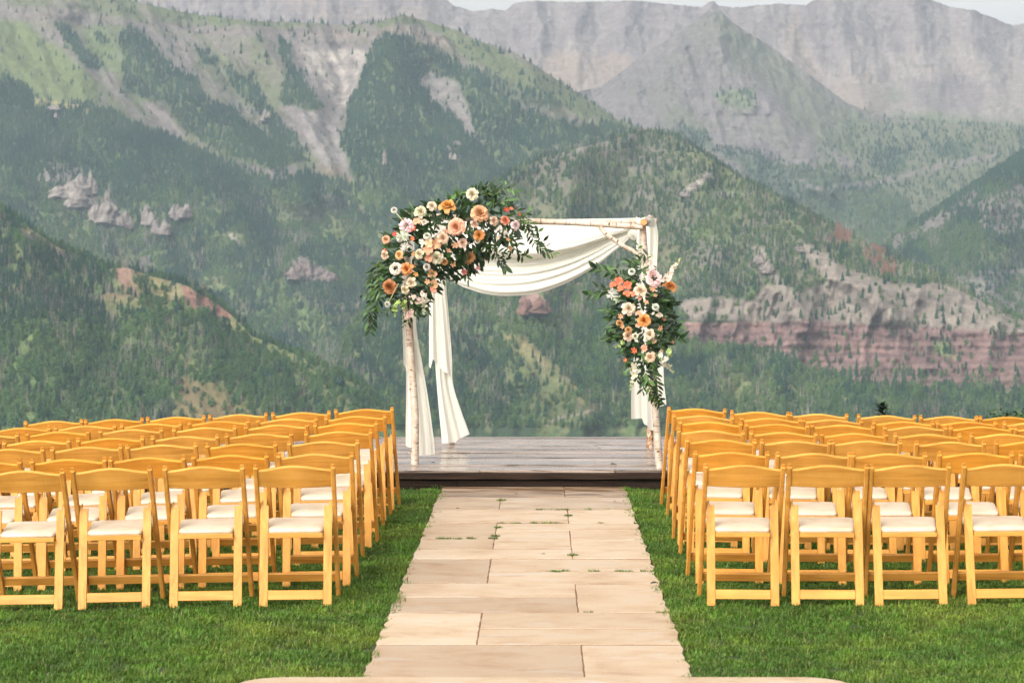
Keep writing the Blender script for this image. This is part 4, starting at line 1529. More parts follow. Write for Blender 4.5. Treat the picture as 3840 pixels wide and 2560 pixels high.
X815, X1248, X1228, X840 = rx(815, 660), rx(1248, 570), rx(1228, 430), rx(840, 495)
X780, X1293, X730, X1330, X1265 = rx(775, 900), rx(1300, 1060), rx(718, 1240), rx(1338, 1440), rx(1270, 770)
SLABS = [  # x0,x1, row far, row near, wet
    (PL, X1228, 392, 457, 1), (X1228, PR, 392, 457, 1),
    (PL, X840, 457, 529, .35), (X840, PR, 457, 533, .5),
    (PL, X1248, 529, 610, 0), (X1248, PR, 533, 612, 0),
    (PL, X815, 610, 705, 0), (X815, PR, 612, 656, 0),
    (PL, X815, 705, 767, 0), (X815, X1265, 656, 767, 0), (X1265, PR, 656, 712, 0),
    (X1265, PR, 712, 826, 0), (PL, X1265, 767, 826, 0),
    (PL, X780, 826, 970, 0), (X780, PR, 826, 901, 0),
    (X780, PR, 901, 978, 0), (PL, X780, 970, 978, 0),
    (PL, X1293, 978, 1056, 0), (X1293, PR, 978, 1148, 0),
    (PL, X1293, 1056, 1148, 0),
    (PL, X730, 1148, 1341, 0), (X730, PR, 1148, 1246, 0), (X730, PR, 1246, 1341, 0),
    (PL, X1330, 1341, 1544, 0), (X1330, PR, 1341, 1544, 0),
]
# the sliver beside two courses is part of the slab in front of it
SLABS = [s for s in SLABS if s[3] - s[2] > 12]
SLABS = [(a, b, (970 if (c == 978 and a == PL) else c), d, w) for a, b, c, d, w in SLABS]


def slab_mesh(x0, x1, y0, y1, th, jag, r_, z=0.0):
    cx, cy = (x0 + x1) / 2, (y0 + y1) / 2
    x0, x1, y0, y1 = x0 + .003, x1 - .003, y0 + r_.uniform(.010, .022), y1 - r_.uniform(.010, .022)
    pts = []

    def run(ax, ay, bx, by, amp):
        n = max(2, int(math.hypot(bx - ax, by - ay) / 0.11))
        nx_, ny_ = -(by - ay), (bx - ax)
        l = math.hypot(nx_, ny_)
        for i in range(n):
            t = (i + (r_.uniform(-.35, .35) if i else 0)) / n
            o = r_.uniform(-1, 1) * amp if i else 0
            pts.append((ax + (bx - ax) * t + nx_ / l * o - cx, ay + (by - ay) * t + ny_ / l * o - cy))
    run(x0, y0, x1, y0, .0025)
    run(x1, y0, x1, y1, .012 if jag[1] else .0025)
    run(x1, y1, x0, y1, .0025)
    run(x0, y1, x0, y0, .012 if jag[0] else .0025)
    bm = bmesh.new()
    top = [bm.verts.new((p[0], p[1], z)) for p in pts]
    f = bm.faces.new(top)
    ex = bmesh.ops.extrude_face_region(bm, geom=[f])
    bmesh.ops.translate(bm, vec=(0, 0, -th), verts=[v for v in ex['geom'] if isinstance(v, bmesh.types.BMVert)])
    bmesh.ops.recalc_face_normals(bm, faces=bm.faces)
    tops = [e for e in bm.edges if all(abs(v.co.z - z) < 1e-5 for v in e.verts) and len(e.link_faces) == 2]
    bmesh.ops.bevel(bm, geom=tops, offset=0.0025, segments=1, affect='EDGES')
    return bm_mesh('slab', bm), (cx, cy)


rr_ = random.Random(3)
for x0, x1, ra, rb, wet in SLABS:
    ya, yb = ry(rb), ry(ra)
    if ra == 392:
        yb = DECK_Y0 - 0.012
    me, c = slab_mesh(x0, x1, ya, yb, .06, (x0 == PL, x1 == PR), rr_)
    o = link('slab', me, STONE, path)
    o.location = (c[0], c[1], rr_.uniform(.0025, .0050))
    o.rotation_euler = (rr_.uniform(-.001, .001), rr_.uniform(-.001, .001), 0)
    o['tone'] = rr_.random()
    o['wet'] = float(wet)
    o['seed'] = [rr_.uniform(0, 50), rr_.uniform(0, 50), 0.0]
# mortar bed under the joints
bm = bmesh.new()
add_box(bm, (PL + PR) / 2, (ry(1544) + DECK_Y0) / 2, -0.0245, PR - PL - .03, DECK_Y0 - ry(1544) - .03, .05)
BED = mat_plain('dark_joint_soil', (0.13, 0.055, 0.026), 0.95)
link('joint_bed', bm_mesh('joint_bed', bm), BED, path)

# landing at the foot of the frame
bm = bmesh.new()
LY = ry(1544) - 0.012
pts = []
xl, xr, rad = -1.36, 1.39, .22
pts += [(xl, 7.6), (xr, 7.6)]
for i in range(9):
    a = i / 8 * math.pi / 2
    pts.append((xr - rad + rad * math.cos(a), LY - rad + rad * math.sin(a)))
for i in range(9):
    a = math.pi / 2 + i / 8 * math.pi / 2
    pts.append((xl + rad + rad * math.cos(a), LY - rad + rad * math.sin(a)))
f = bm.faces.new([bm.verts.new((x, y - 9.5, 0)) for x, y in pts])
ex = bmesh.ops.extrude_face_region(bm, geom=[f])
bmesh.ops.translate(bm, vec=(0, 0, -.08), verts=[v for v in ex['geom'] if isinstance(v, bmesh.types.BMVert)])
bmesh.ops.recalc_face_normals(bm, faces=bm.faces)
o = link('stone_landing', bm_mesh('stone_landing', bm), STONE)
o.location = (0, 9.5, 0.012)
o['tone'] = 0.6
o['wet'] = 0.0
o['seed'] = [3.0, 8.0, 0.0]
tag(o, 'rounded buff stone landing along the bottom edge', kind='structure')

# ------------------------------------------------------------------ timber deck
deck = tag(empty('wooden_deck', (0, DECK_Y0, 0)), 'low wet timber deck under the arch', kind='structure')
rr_ = random.Random(11)
nrow = 25
pitch = (DECK_Y1 - DECK_Y0) / nrow
for i in range(nrow):
    y0 = i * pitch
    xs = [-6.0]
    joints = sorted(rr_.uniform(-5.2, 5.2) for _ in range(2))
    if i in (4,): joints = [-3.2, 0.48]
    if i in (9,): joints = [-0.78, 3.1]
    if i in (15,): joints = [0.55, 3.8]
    if i in (22,): joints = [-0.92, 2.9]
    for j in joints:
        if j - xs[-1] > .8:
            xs.append(j)
    xs.append(6.0)
    for k in range(len(xs) - 1):
        bm = bmesh.new()
        l = xs[k + 1] - xs[k] - .005
        g = rr_.uniform(.008, .026)
        add_box(bm, 0, 0, 0, l, pitch - g, .036, bevel=.007)
        # a little cupping and warp
        for v in bm.verts:
            v.co.z += 0.003 * math.sin(v.co.x * 1.3 + i) + rr_.uniform(-.001, .001)
        o = link('plank', bm_mesh('plank', bm), DECK, deck)
        o.location = ((xs[k] + xs[k + 1]) / 2, y0 + pitch / 2, DECK_Z - .018 + rr_.uniform(-.007, .003))
        o['tone'] = rr_.random()
        o['seed'] = [rr_.uniform(0, 60), rr_.uniform(0, 60), rr_.uniform(0, 60)]


def board(x0, x1, z0, z1, y, th, name):
    bm = bmesh.new()
    n = 40
    add_box(bm, 0, 0, 0, x1 - x0, th, z1 - z0)
    bmesh.ops.subdivide_edges(bm, edges=[e for e in bm.edges if abs((e.verts[0].co - e.verts[1].co).x) > 1e-4], cuts=n)
    for v in bm.verts:
        v.co.z += 0.003 * math.sin(v.co.x * 9) * (1 if v.co.z < 0 else .4) + rr_.uniform(-.0012, .0012)
        v.co.y += rr_.uniform(-.0015, .0015)
    o = link(name, bm_mesh(name, bm), FASCIA, deck)
    o.location = ((x0 + x1) / 2, y + th / 2, (z0 + z1) / 2)
    o['tone'] = rr_.random()
    o['seed'] = [rr_.uniform(0, 60), 0.0, rr_.uniform(0, 60)]


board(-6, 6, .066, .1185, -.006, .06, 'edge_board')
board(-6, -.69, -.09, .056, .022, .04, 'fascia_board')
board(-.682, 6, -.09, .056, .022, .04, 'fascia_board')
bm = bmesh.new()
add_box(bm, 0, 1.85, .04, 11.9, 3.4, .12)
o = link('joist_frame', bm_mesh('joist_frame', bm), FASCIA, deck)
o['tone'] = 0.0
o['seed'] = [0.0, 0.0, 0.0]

# ------------------------------------------------------------------ birch arch
arch = tag(empty('birch_arch', (0, 20.5, DECK_Z)), 'four-post birch log arch standing on the deck', 'arch')
AO = Vector((0, 20.5, DECK_Z))


def dk(py):      # distance of a point on the deck surface
    return (CH - DECK_Z) * F / (py - CY)


def wob_log(name, p, q, r0, r1, mat, seed, cut=(True, True), wob=0.010, nseg=14):
    r_ = random.Random(seed)
    p, q = Vector(p) - AO, Vector(q) - AO
    d = (q - p)
    a = d.orthogonal().normalized()
    b = d.normalized().cross(a)
    ph = [r_.uniform(0, 6) for _ in range(4)]
    pts, rad = [], []
    for i in range(nseg + 1):
        t = i / nseg
        o = a * (wob * math.sin(t * 5 + ph[0]) + wob * .4 * math.sin(t * 13 + ph[1])) + b * (wob * math.sin(t * 4.3 + ph[2]))
        pts.append(p + d * t + o * math.sin(math.pi * min(1, t * 4) / 2))
        rad.append((r0 + (r1 - r0) * t) * (1 + r_.uniform(-.05, .05)))
    V, Fc = tube_data(pts, rad, 12, caps=False)
    o = link(name, py_mesh(name, V, Fc, True), mat, arch)
    for w_, e, s in ((cut[0], 0, -1), (cut[1], -1, 1)):
        if w_:
            t = (pts[e] - pts[1 if e == 0 else -2]).normalized()
            V2, F2 = tube_data([pts[e] - t * .006, pts[e] + t * .004], [rad[e] * .995, rad[e] * .93], 12)
            link('cut_end', py_mesh('cut_end', V2, F2), CUT, o)
    for _ in range(max(3, int(d.length * 4))):
        i = r_.uniform(.04, .96) * nseg
        i0 = int(i)
        c = pts[i0].lerp(pts[i0 + 1], i - i0)
        th = r_.uniform(-1.2, 1.2)
        side = (Vector((math.sin(th), -math.cos(th), 0)) if abs(d.normalized().z) > .5 else Vector((0, -math.cos(th), math.sin(th))))
        side = (side - d.normalized() * side.dot(d.normalized())).normalized()
        bm_ = bmesh.new()
        s = r_.uniform(.006, .012)
        bmesh.ops.create_icosphere(bm_, subdivisions=1, radius=1)
        ax = d.normalized()
        cr = ax.cross(side)
        for v in bm_.verts:
            x_, y_, z_ = v.co
            v.co = c + side * (rad[i0] * .97 + x_ * s * .5) + cr * y_ * s * r_.uniform(1.2, 1.5) + ax * z_ * s * .7
        link('knot', bm_mesh('knot', bm_, True), KNOT, o)
    return o


FLf, FRf = dk(1742), dk(1754)
BLf, BRf = dk(1668), dk(1675)
TOPZ = 2.22
fl_b, fl_t = W(1556, 1742, FLf), W(1524, 818, FLf)
fr_b, fr_t = W(2474, 1754, FRf), W(2409, 822, FRf)
bl_b, bl_t = W(1694, 1668, BLf), W(1640, 832, BLf)
br_b, br_t = W(2437, 1675, BRf), W(2440, 832, BRf)
wob_log('post', fl_b, fl_t, .034, .029, BIRCHZ, 1)
wob_log('post', fr_b, fr_t, .031, .026, BIRCHZ, 2)
wob_log('post', bl_b, bl_t, .028, .025, BIRCHZ, 3)
# the back right post has a dark lower end
mid = br_b.lerp(br_t, .2)
wob_log('post', mid, br_t, .027, .024, BIRCHZ, 4, cut=(False, True))
wob_log('post_foot', br_b, mid, .030, .027, CHARRED, 5, cut=(True, False), wob=.004, nseg=6)
wob_log('beam', W(1516, 804, FLf + .02), W(2412, 852, FRf - .055), .027, .023, BIRCHX, 6)
wob_log('beam', W(1610, 832, BLf + .05), W(2462, 834, BRf + .05), .026, .023, BIRCHX, 7)
wob_log('side_beam', W(1530, 800, FLf - .10), W(1646, 826, BLf + .12), .028, .024, BIRCHY, 8)
wob_log('side_beam', W(2414, 833, FRf - .12), W(2440, 822, BRf + .12), .031, .028, BIRCHY, 9)
wob_log('brace', W(2250, 852, FRf - .045), W(2394, 966, FRf - .045), .018, .020, BIRCHX, 10)
wob_log('brace', W(1700, 842, FLf - .045), W(1548, 970, FLf - .045), .018, .020, BIRCHX, 11)
wob_log('bark_band', W(2446, 1478, FRf), W(2450, 1500, FRf), .0295, .0295, CHARRED, 12, cut=(False, False), wob=0, nseg=3)


# ------------------------------------------------------------------ draped cloth
def cloth_grid(name, parent, fn, ns, nt_, off):
    V = []
    for j in range(nt_ + 1):
        for i in range(ns + 1):
            V.append(Vector(fn(i / ns, j / nt_)) - off)
    Fc = []
    for j in range(nt_):
        for i in range(ns):
            a = j * (ns + 1) + i
            Fc.append((a, a + 1, a + ns + 2, a + ns + 1))
    return link(name, py_mesh(name, V, Fc, True), CLOTH, parent)


def interp(t, pts):
    return float(np.interp(t, [p[0] for p in pts], [p[1] for p in pts]))


def smooth_interp(x, xs, ys):
    # Catmull-Rom through the points
    i = min(max(np.searchsorted(xs, x) - 1, 0), len(xs) - 2)
    t = (x - xs[i]) / (xs[i + 1] - xs[i])
    t = min(max(t, 0), 1)
    p0 = ys[max(i - 1, 0)]; p1 = ys[i]; p2 = ys[i + 1]; p3 = ys[min(i + 2, len(ys) - 1)]
    return 0.5 * (2 * p1 + (p2 - p0) * t + (2 * p0 - 5 * p1 + 4 * p2 - p3) * t * t + (3 * p1 - p0 - 3 * p2 + p3) * t ** 3)


YB = BLf - .02
canopy = tag(empty('draped_canopy', W(1950, 830, YB)), 'ivory cloth swagged under the birch beam between the two flower clusters', 'cloth')
CO = Vector(canopy.location)
UPB_X = [1560, 1640, 1720, 1817, 1874, 1960, 2046, 2161, 2247, 2310, 2372]
UPB_Y = [880, 918, 944, 960, 964, 972, 965, 938, 906, 884, 868]


def fn_upper(s, t):
    # gathers towards the knot at the right
    xt = 1560 + (2400 - 1560) * s
    xb = 1560 + (2374 - 1560) * s
    yt = 816 + 6 * math.sin(s * 3)
    yb = smooth_interp(xb, UPB_X, UPB_Y)
    x = xt + (xb - xt) * t
    y = yt + (yb - yt) * t
    bulge = 0.34 * math.sin(min(1, t * 1.02) * math.pi * .62) * math.sin(math.pi * (.08 + .84 * s)) ** .7
    w = sstep(.35, .95, np.array(t)).item()
    fold = w * (0.010 * math.sin(t * 15 + 2.6 * s) + 0.009 * math.sin(t * 33 - 4 * s + 1) * (.4 + .6 * math.sin(5 * s + 1) ** 2))
    pinch = sstep(.78, 1.0, np.array(s)).item()
    fold *= (1 - .55 * pinch)
    tuck = 0.05 * sstep(.94, 1.0, np.array(t)).item()
    return W(x, y, YB - bulge - fold + tuck)


LOB_X = [1560, 1610, 1650, 1696, 1736, 1817, 1903, 2018, 2132, 2241, 2339, 2376]
LOB_Y = [905, 975, 1018, 1052, 1076, 1101, 1109, 1098, 1058, 994, 918, 884]


def fn_lower(s, t):
    xb = 1560 + (2376 - 1560) * s
    yt = smooth_interp(xb, UPB_X, UPB_Y) - 26 * math.sin(math.pi * s) - 4
    yb = smooth_interp(xb, LOB_X, LOB_Y)
    y = yt + (yb - yt) * t
    bulge = 0.10 + 0.22 * math.sin(math.pi * s) ** .8 * (0.35 + .65 * t)
    amp = math.sin(math.pi * min(1, .06 + .94 * s)) ** .5
    ph = t * (24 + 6 * s) + 1.7 * math.sin(2.2 * s + .4)
    ir = float(fbm(np.array([t * 7 + .6 * math.sin(3 * s)]), np.array([s * 1.2]), 3, 19)[0]) - .5
    fold = amp * (0.008 * math.sin(ph) + 0.006 * math.sin(2.3 * ph + 2 + 3 * s) + .060 * ir) * (0.35 + .65 * math.sin(math.pi * min(1, t * 1.15)))
    hemroll = 0.04 * sstep(.9, 1, np.array(t)).item() * amp
    return W(xb, y, YB - .01 - bulge - fold + hemroll)


cloth_grid('upper_swag', canopy, fn_upper, 90, 60, CO)
cloth_grid('lower_swag', canopy, fn_lower, 90, 90, CO)


def fn_knot(s, t):
    th = 2 * math.pi * s
    c = W(2378, 866, YB - .12)
    ph = math.pi * t
    r = .062 * (1 + .22 * math.sin(th * 4 + 3 * t) + .1 * math.sin(th * 9))
    return c + Vector((r * math.sin(ph) * math.cos(th) * 1.0, r * .8 * math.sin(ph) * math.sin(th), -r * 1.15 * math.cos(ph)))


cloth_grid('gather_knot', canopy, fn_knot, 40, 14, CO)


def fn_wrap(s, t):
    # cloth carried over the corner of the front post
    x = 2386 + 70 * s
    y = 812 + 34 * t + 5 * math.sin(3 * s)
    D = FRf - .06 - .03 * math.sin(math.pi * t) + (BRf - FRf) * .9 * sstep(.45, 1, np.array(s)).item()
    return W(x, y + 4 * math.sin(9 * s), D)


cloth_grid('corner_wrap', canopy, fn_wrap, 24, 10, CO)


def drape(name, label, layers):
    root = None
    for pn, ys, xl_, xr_, hem, D, nf, amp, seed in layers:
        if root is None:
            root = tag(empty(name, W((xl_[0] + xr_[0]) / 2, ys[0], D)), label, 'drape', 'ivory drapes hanging from the arch')
            off = Vector(root.location)
        r_ = random.Random(seed)
        ph = [r_.uniform(0, 6) for _ in range(5)]

        def fn(s, t, ys=ys, xl_=xl_, xr_=xr_, hem=hem, D=D, nf=nf, amp=amp, ph=ph):
            yb = interp(s, hem)
            y = ys[0] + (yb - ys[0]) * t
            a, b = smooth_interp(y, ys, xl_), smooth_interp(y, ys, xr_)
            w_ = s + .02 * math.sin(s * 14 + ph[0] + t * 3)
            x = a + (b - a) * w_
            am = amp * (0.35 + .65 * t)
            dd = am * math.sin(s * nf * 6.283 + ph[1] + 1.5 * t) + am * .5 * math.sin(s * nf * 2.3 * 6.283 + ph[2] - t) + .02 * math.sin(t * 4 + ph[3])
            return W(x, y, D - dd)
        cloth_grid(pn, root, fn, 56, 46, off)
    return root


drape('hanging_drape', 'ivory drape behind the left front birch post', [
    ('long_panel', [840, 1150, 1240, 1382, 1507, 1600, 1672, 1712], [1506, 1509, 1512, 1522, 1524, 1523, 1524, 1526], [1552, 1560, 1564, 1588, 1609, 1622, 1630, 1631],
     [(0, 1672), (.25, 1684), (.35, 1706), (.6, 1707), (1, 1703)], FLf + .22, 1.6, .020, 3),
    ('short_panel', [840, 1150, 1240, 1382, 1400], [1503, 1507, 1510, 1515, 1519], [1540, 1543, 1545, 1552, 1550], [(0, 1366), (.3, 1393), (.7, 1388), (1, 1384)], FLf + .14, 1.5, .014, 4)])
drape('hanging_drape', 'ivory drape flaring to a point beside the left back post', [
    ('long_panel', [838, 1030, 1150, 1346, 1440, 1552, 1661, 1668], [1626, 1622, 1624, 1631, 1638, 1647, 1656, 1656], [1672, 1672, 1680, 1694, 1698, 1732, 1768, 1770],
     [(0, 1661), (.45, 1659), (.52, 1650), (1, 1627)], BLf - .10, 1.3, .020, 5),
    ('short_panel', [838, 1030, 1150, 1373, 1420], [1616, 1610, 1609, 1607, 1609], [1660, 1662, 1672, 1690, 1696], [(0, 1374), (.08, 1382), (.22, 1345), (.5, 1380), (1, 1414)], BLf - .16, 1.6, .016, 6)])
drape('hanging_drape', 'ivory drape behind the right flower cluster and birch post', [
    ('long_panel', [822, 877, 1005, 1200, 1337, 1439, 1505, 1620], [2390, 2386, 2384, 2382, 2378, 2371, 2369, 2370], [2459, 2469, 2465, 2474, 2487, 2491, 2498, 2500],
     [(0, 1571), (.28, 1568), (.36, 1590), (.46, 1594), (.50, 1612), (.72, 1615), (.76, 1528), (1, 1516)], BRf - .14, 1.8, .020, 7)])

# ------------------------------------------------------------------ flowers
FLOWERS = {}


def petal_patch(V, Fc, I, base, out, up, L, wd, cup, curl, inner, nu=4, nv=4, ruff=0.0, r_=random):
    side = out.cross(up).normalized()
    b0 = len(V)
    for j in range(nv + 1):
        t = j / nv
        for i in range(nu + 1):
            s = i / nu * 2 - 1
            wdt = wd * (math.sin(math.pi * (0.12 + .70 * t)) ** .8)
            lift = cup * math.sin(t * 1.5) - curl * max(0, t - .6) ** 1.5 * 3
            p = base + out * (L * t * math.cos(lift)) + up * (L * t * math.sin(lift)) + side * (s * wdt) + up * (wdt * .35 * s * s)
            if ruff:
                p += up * ruff * L * math.sin(s * 7 + t * 5 + r_.uniform(0, .8)) * t
            V.append(p)
            I.append(inner * (1 - t * .6))
    for j in range(nv):
        for i in range(nu):
            a = b0 + j * (nu + 1) + i
            Fc.append((a, a + 1, a + nu + 2, a + nu + 1))


def finish(name, V, Fc, I):
    me = py_mesh(name, V, Fc, True)
    at = me.attributes.new('inner', 'FLOAT', 'POINT')
    at.data.foreach_set('value', np.array(I, np.float32))
    me.materials.append(PETAL)
    return me


UPV = Vector((0, 0, 1))


def fl_rose(seed, layers=((3, .16, 1.45), (4, .26, 1.25), (5, .36, 1.0), (5, .44, .70), (6, .52, .38)), ruff=.04, wdf=.55):
    r_ = random.Random(seed)
    V, Fc, I = [], [], []
    for li, (n, L, cup) in enumerate(layers):
        for k in range(n):
            th = 6.283 * (k + .5 * (li % 2) + r_.uniform(-.12, .12)) / n + li * .4
            o = Vector((math.cos(th), math.sin(th), 0))
            q = li / (len(layers) - 1)
            petal_patch(V, Fc, I, o * .03 * li + UPV * (.16 - .10 * q), o, UPV, L * r_.uniform(.9, 1.1), L * wdf * r_.uniform(.9, 1.15), cup + r_.uniform(-.1, .1), .55 * q, 1 - q, ruff=ruff, r_=r_)
    for k in range(5):
        th = 1.2566 * k + .3
        o = Vector((math.cos(th), math.sin(th), 0))
        petal_patch(V, Fc, I, o * .055 + UPV * .12, -o, UPV, .20, .10, 1.15, .0, 1.0, r_=r_)
    return finish('rose', V, Fc, I)


def fl_peony(seed):
    return fl_rose(seed, ((5, .20, 1.45), (7, .30, 1.2), (8, .38, .95), (9, .46, .65), (9, .52, .32)), ruff=.10, wdf=.42)


def fl_pom(seed, n=90, L=.17, wd=.075, R0=.34, flat=.8):
    r_ = random.Random(seed)
    V, Fc, I = [], [], []
    for k in range(n):
        z = 1 - 1.35 * (k + .5) / n
        th = k * 2.39996
        q = math.sqrt(max(0, 1 - z * z))
        d = Vector((q * math.cos(th), q * math.sin(th), z * flat)).normalized()
        a = (UPV - d * UPV.dot(d))
        a = a.normalized() if a.length > .05 else Vector((1, 0, 0))
        top = max(0.0, (z - .55) / .45)
        o = (d * .75 - a * (.5 - .55 * top)).normalized()
        petal_patch(V, Fc, I, d * R0 * Vector((1, 1, flat)).length / 1.62, o, d, L * r_.uniform(.85, 1.15), wd, .5, .3, max(0, z), nu=2, nv=3, r_=r_)
    return finish('pom', V, Fc, I)


def fl_spider(seed):
    r_ = random.Random(seed)
    V, Fc, I = [], [], []
    for k in range(70):
        th = r_.uniform(0, 6.283)
        o = Vector((math.cos(th), math.sin(th), 0))
        petal_patch(V, Fc, I, UPV * .08 + o * .03, o, UPV, r_.uniform(.3, .55), .028, r_.uniform(-.1, 1.3), r_.uniform(-.6, .9), 0.0, nu=1, nv=5, r_=r_)
    return finish('spider', V, Fc, I)


def fl_open(seed, n=5, wd=.30, L=.5):
    r_ = random.Random(seed)
    V, Fc, I = [], [], []
    for k in range(n):
        th = 6.283 * (k + r_.uniform(-.1, .1)) / n
        o = Vector((math.cos(th), math.sin(th), 0))
        petal_patch(V, Fc, I, o * .03, o, UPV, L * r_.uniform(.85, 1.1), wd * L * r_.uniform(.95, 1.25), r_.uniform(.1, .55), .3, .55, ruff=.05, r_=r_)
    return finish('open', V, Fc, I)


def fl_cluster(seed):
    r_ = random.Random(seed)
    V, Fc, I = [], [], []
    for b in range(9):
        c = Vector((r_.uniform(-.33, .33), r_.uniform(-.33, .33), r_.uniform(-.1, .15)))
        d = Vector((c.x, c.y, .7)).normalized()
        for k in range(5):
            th = 6.283 * k / 5 + b
            a = d.orthogonal().normalized()
            o = a * math.cos(th) + d.cross(a) * math.sin(th)
            petal_patch(V, Fc, I, c, o, d, .17, .09, .6, .2, .2, nu=2, nv=3, r_=r_)
    return finish('cluster', V, Fc, I)


KINDS = {'rose': [fl_rose(1), fl_rose(2)], 'garden': [fl_rose(5, ((3, .18, 1.4), (5, .30, 1.1), (5, .42, .75), (6, .54, .30)), .03, .5)], 'peony': [fl_peony(3), fl_peony(4)],
         'pom': [fl_pom(5)], 'dahlia': [fl_pom(6, 60, .26, .10, .30, .6)], 'spider': [fl_spider(7), fl_spider(8)],
         'cosmos': [fl_open(9), fl_open(10, 6, .26)], 'orchid': [fl_open(11, 4, .45, .55)], 'cluster': [fl_cluster(12)]}
PNAME = {'rose': 'rose', 'garden': 'rose', 'peony': 'peony', 'pom': 'pompom_flower', 'dahlia': 'dahlia', 'spider': 'spider_chrysanthemum', 'cosmos': 'cosmos_flower', 'orchid': 'orchid', 'cluster': 'blossom_cluster'}
IV, WH, BL = (0.66, 0.55, 0.40), (0.66, 0.64, 0.55), (0.68, 0.48, 0.36)
PE, OR_, TA = (0.66, 0.37, 0.23), (0.64, 0.29, 0.10), (0.50, 0.26, 0.11)
PK_, CO_, RD, RU, PI = (0.80, 0.50, 0.50), (0.76, 0.20, 0.11), (0.58, 0.085, 0.07), (0.50, 0.20, 0.09), (0.75, 0.36, 0.24)
BM_C = me_c = None
bm = bmesh.new()
bmesh.ops.create_icosphere(bm, subdivisions=2, radius=.1)
for v in bm.verts:
    v.co.z = v.co.z * .6 + .05
CENTRE = bm_mesh('flower_centre', bm)
CENTRE.materials.append(POLLEN)
bm = bmesh.new()
bmesh.ops.create_icosphere(bm, subdivisions=2, radius=.13)
for v in bm.verts:
    v.co.z = v.co.z * .5 + .16
CENTREG = bm_mesh('flower_centre', bm)
CENTREG.materials.append(GREENHEART)


def place_flower(root, off, kind, px, py, dpx, col, D, tilt, r_):
    p = W(px, py, D)
    me = r_.choice(KINDS[kind])
    o = link(PNAME[kind], me, None, root)
    o.location = p - off
    s = dpx / F * D * (0.85 if kind not in ('spider', 'cluster') else 1.0)
    o.scale = (s, s, s)
    dirv = Vector((tilt[0], -1.0, tilt[1] + .25)).normalized()
    q = dirv.to_track_quat('Z', 'Y') @ Euler((0, 0, r_.uniform(0, 6.28))).to_quaternion()
    o.rotation_mode = 'QUATERNION'
    o.rotation_quaternion = q
    o['col'] = [c * r_.uniform(.93, 1.05) for c in col]
    if kind == 'cosmos':
        c = link('flower_centre', CENTRE, None, o)
    return o


def leaf_mesh(L=1.0, w=.30, fold=.25, bend=.35, n=4):
    V, Fc = [], []
    for j in range(n + 1):
        t = j / n
        ww = w * .5 * math.sin(math.pi * (t * .93 + .035)) ** .9 * (1.15 - .3 * t)
        z = -bend * t * t * L * .4
        V += [Vector((-ww, t * L, z + fold * ww)), Vector((0, t * L, z)), Vector((ww, t * L, z + fold * ww))]
    for j in range(n):
        a = j * 3
        Fc += [(a, a + 1, a + 4, a + 3), (a + 1, a + 2, a + 5, a + 4)]
    return V, Fc


LEAFV = [leaf_mesh(1, .34, .3, .3), leaf_mesh(1, .27, .4, .6), leaf_mesh(1, .40, .2, .1)]
LEAFME = []
for V, Fc in LEAFV:
    me = py_mesh('leaf', V, Fc, True)
    me.materials.append(LEAF)
    LEAFME.append(me)


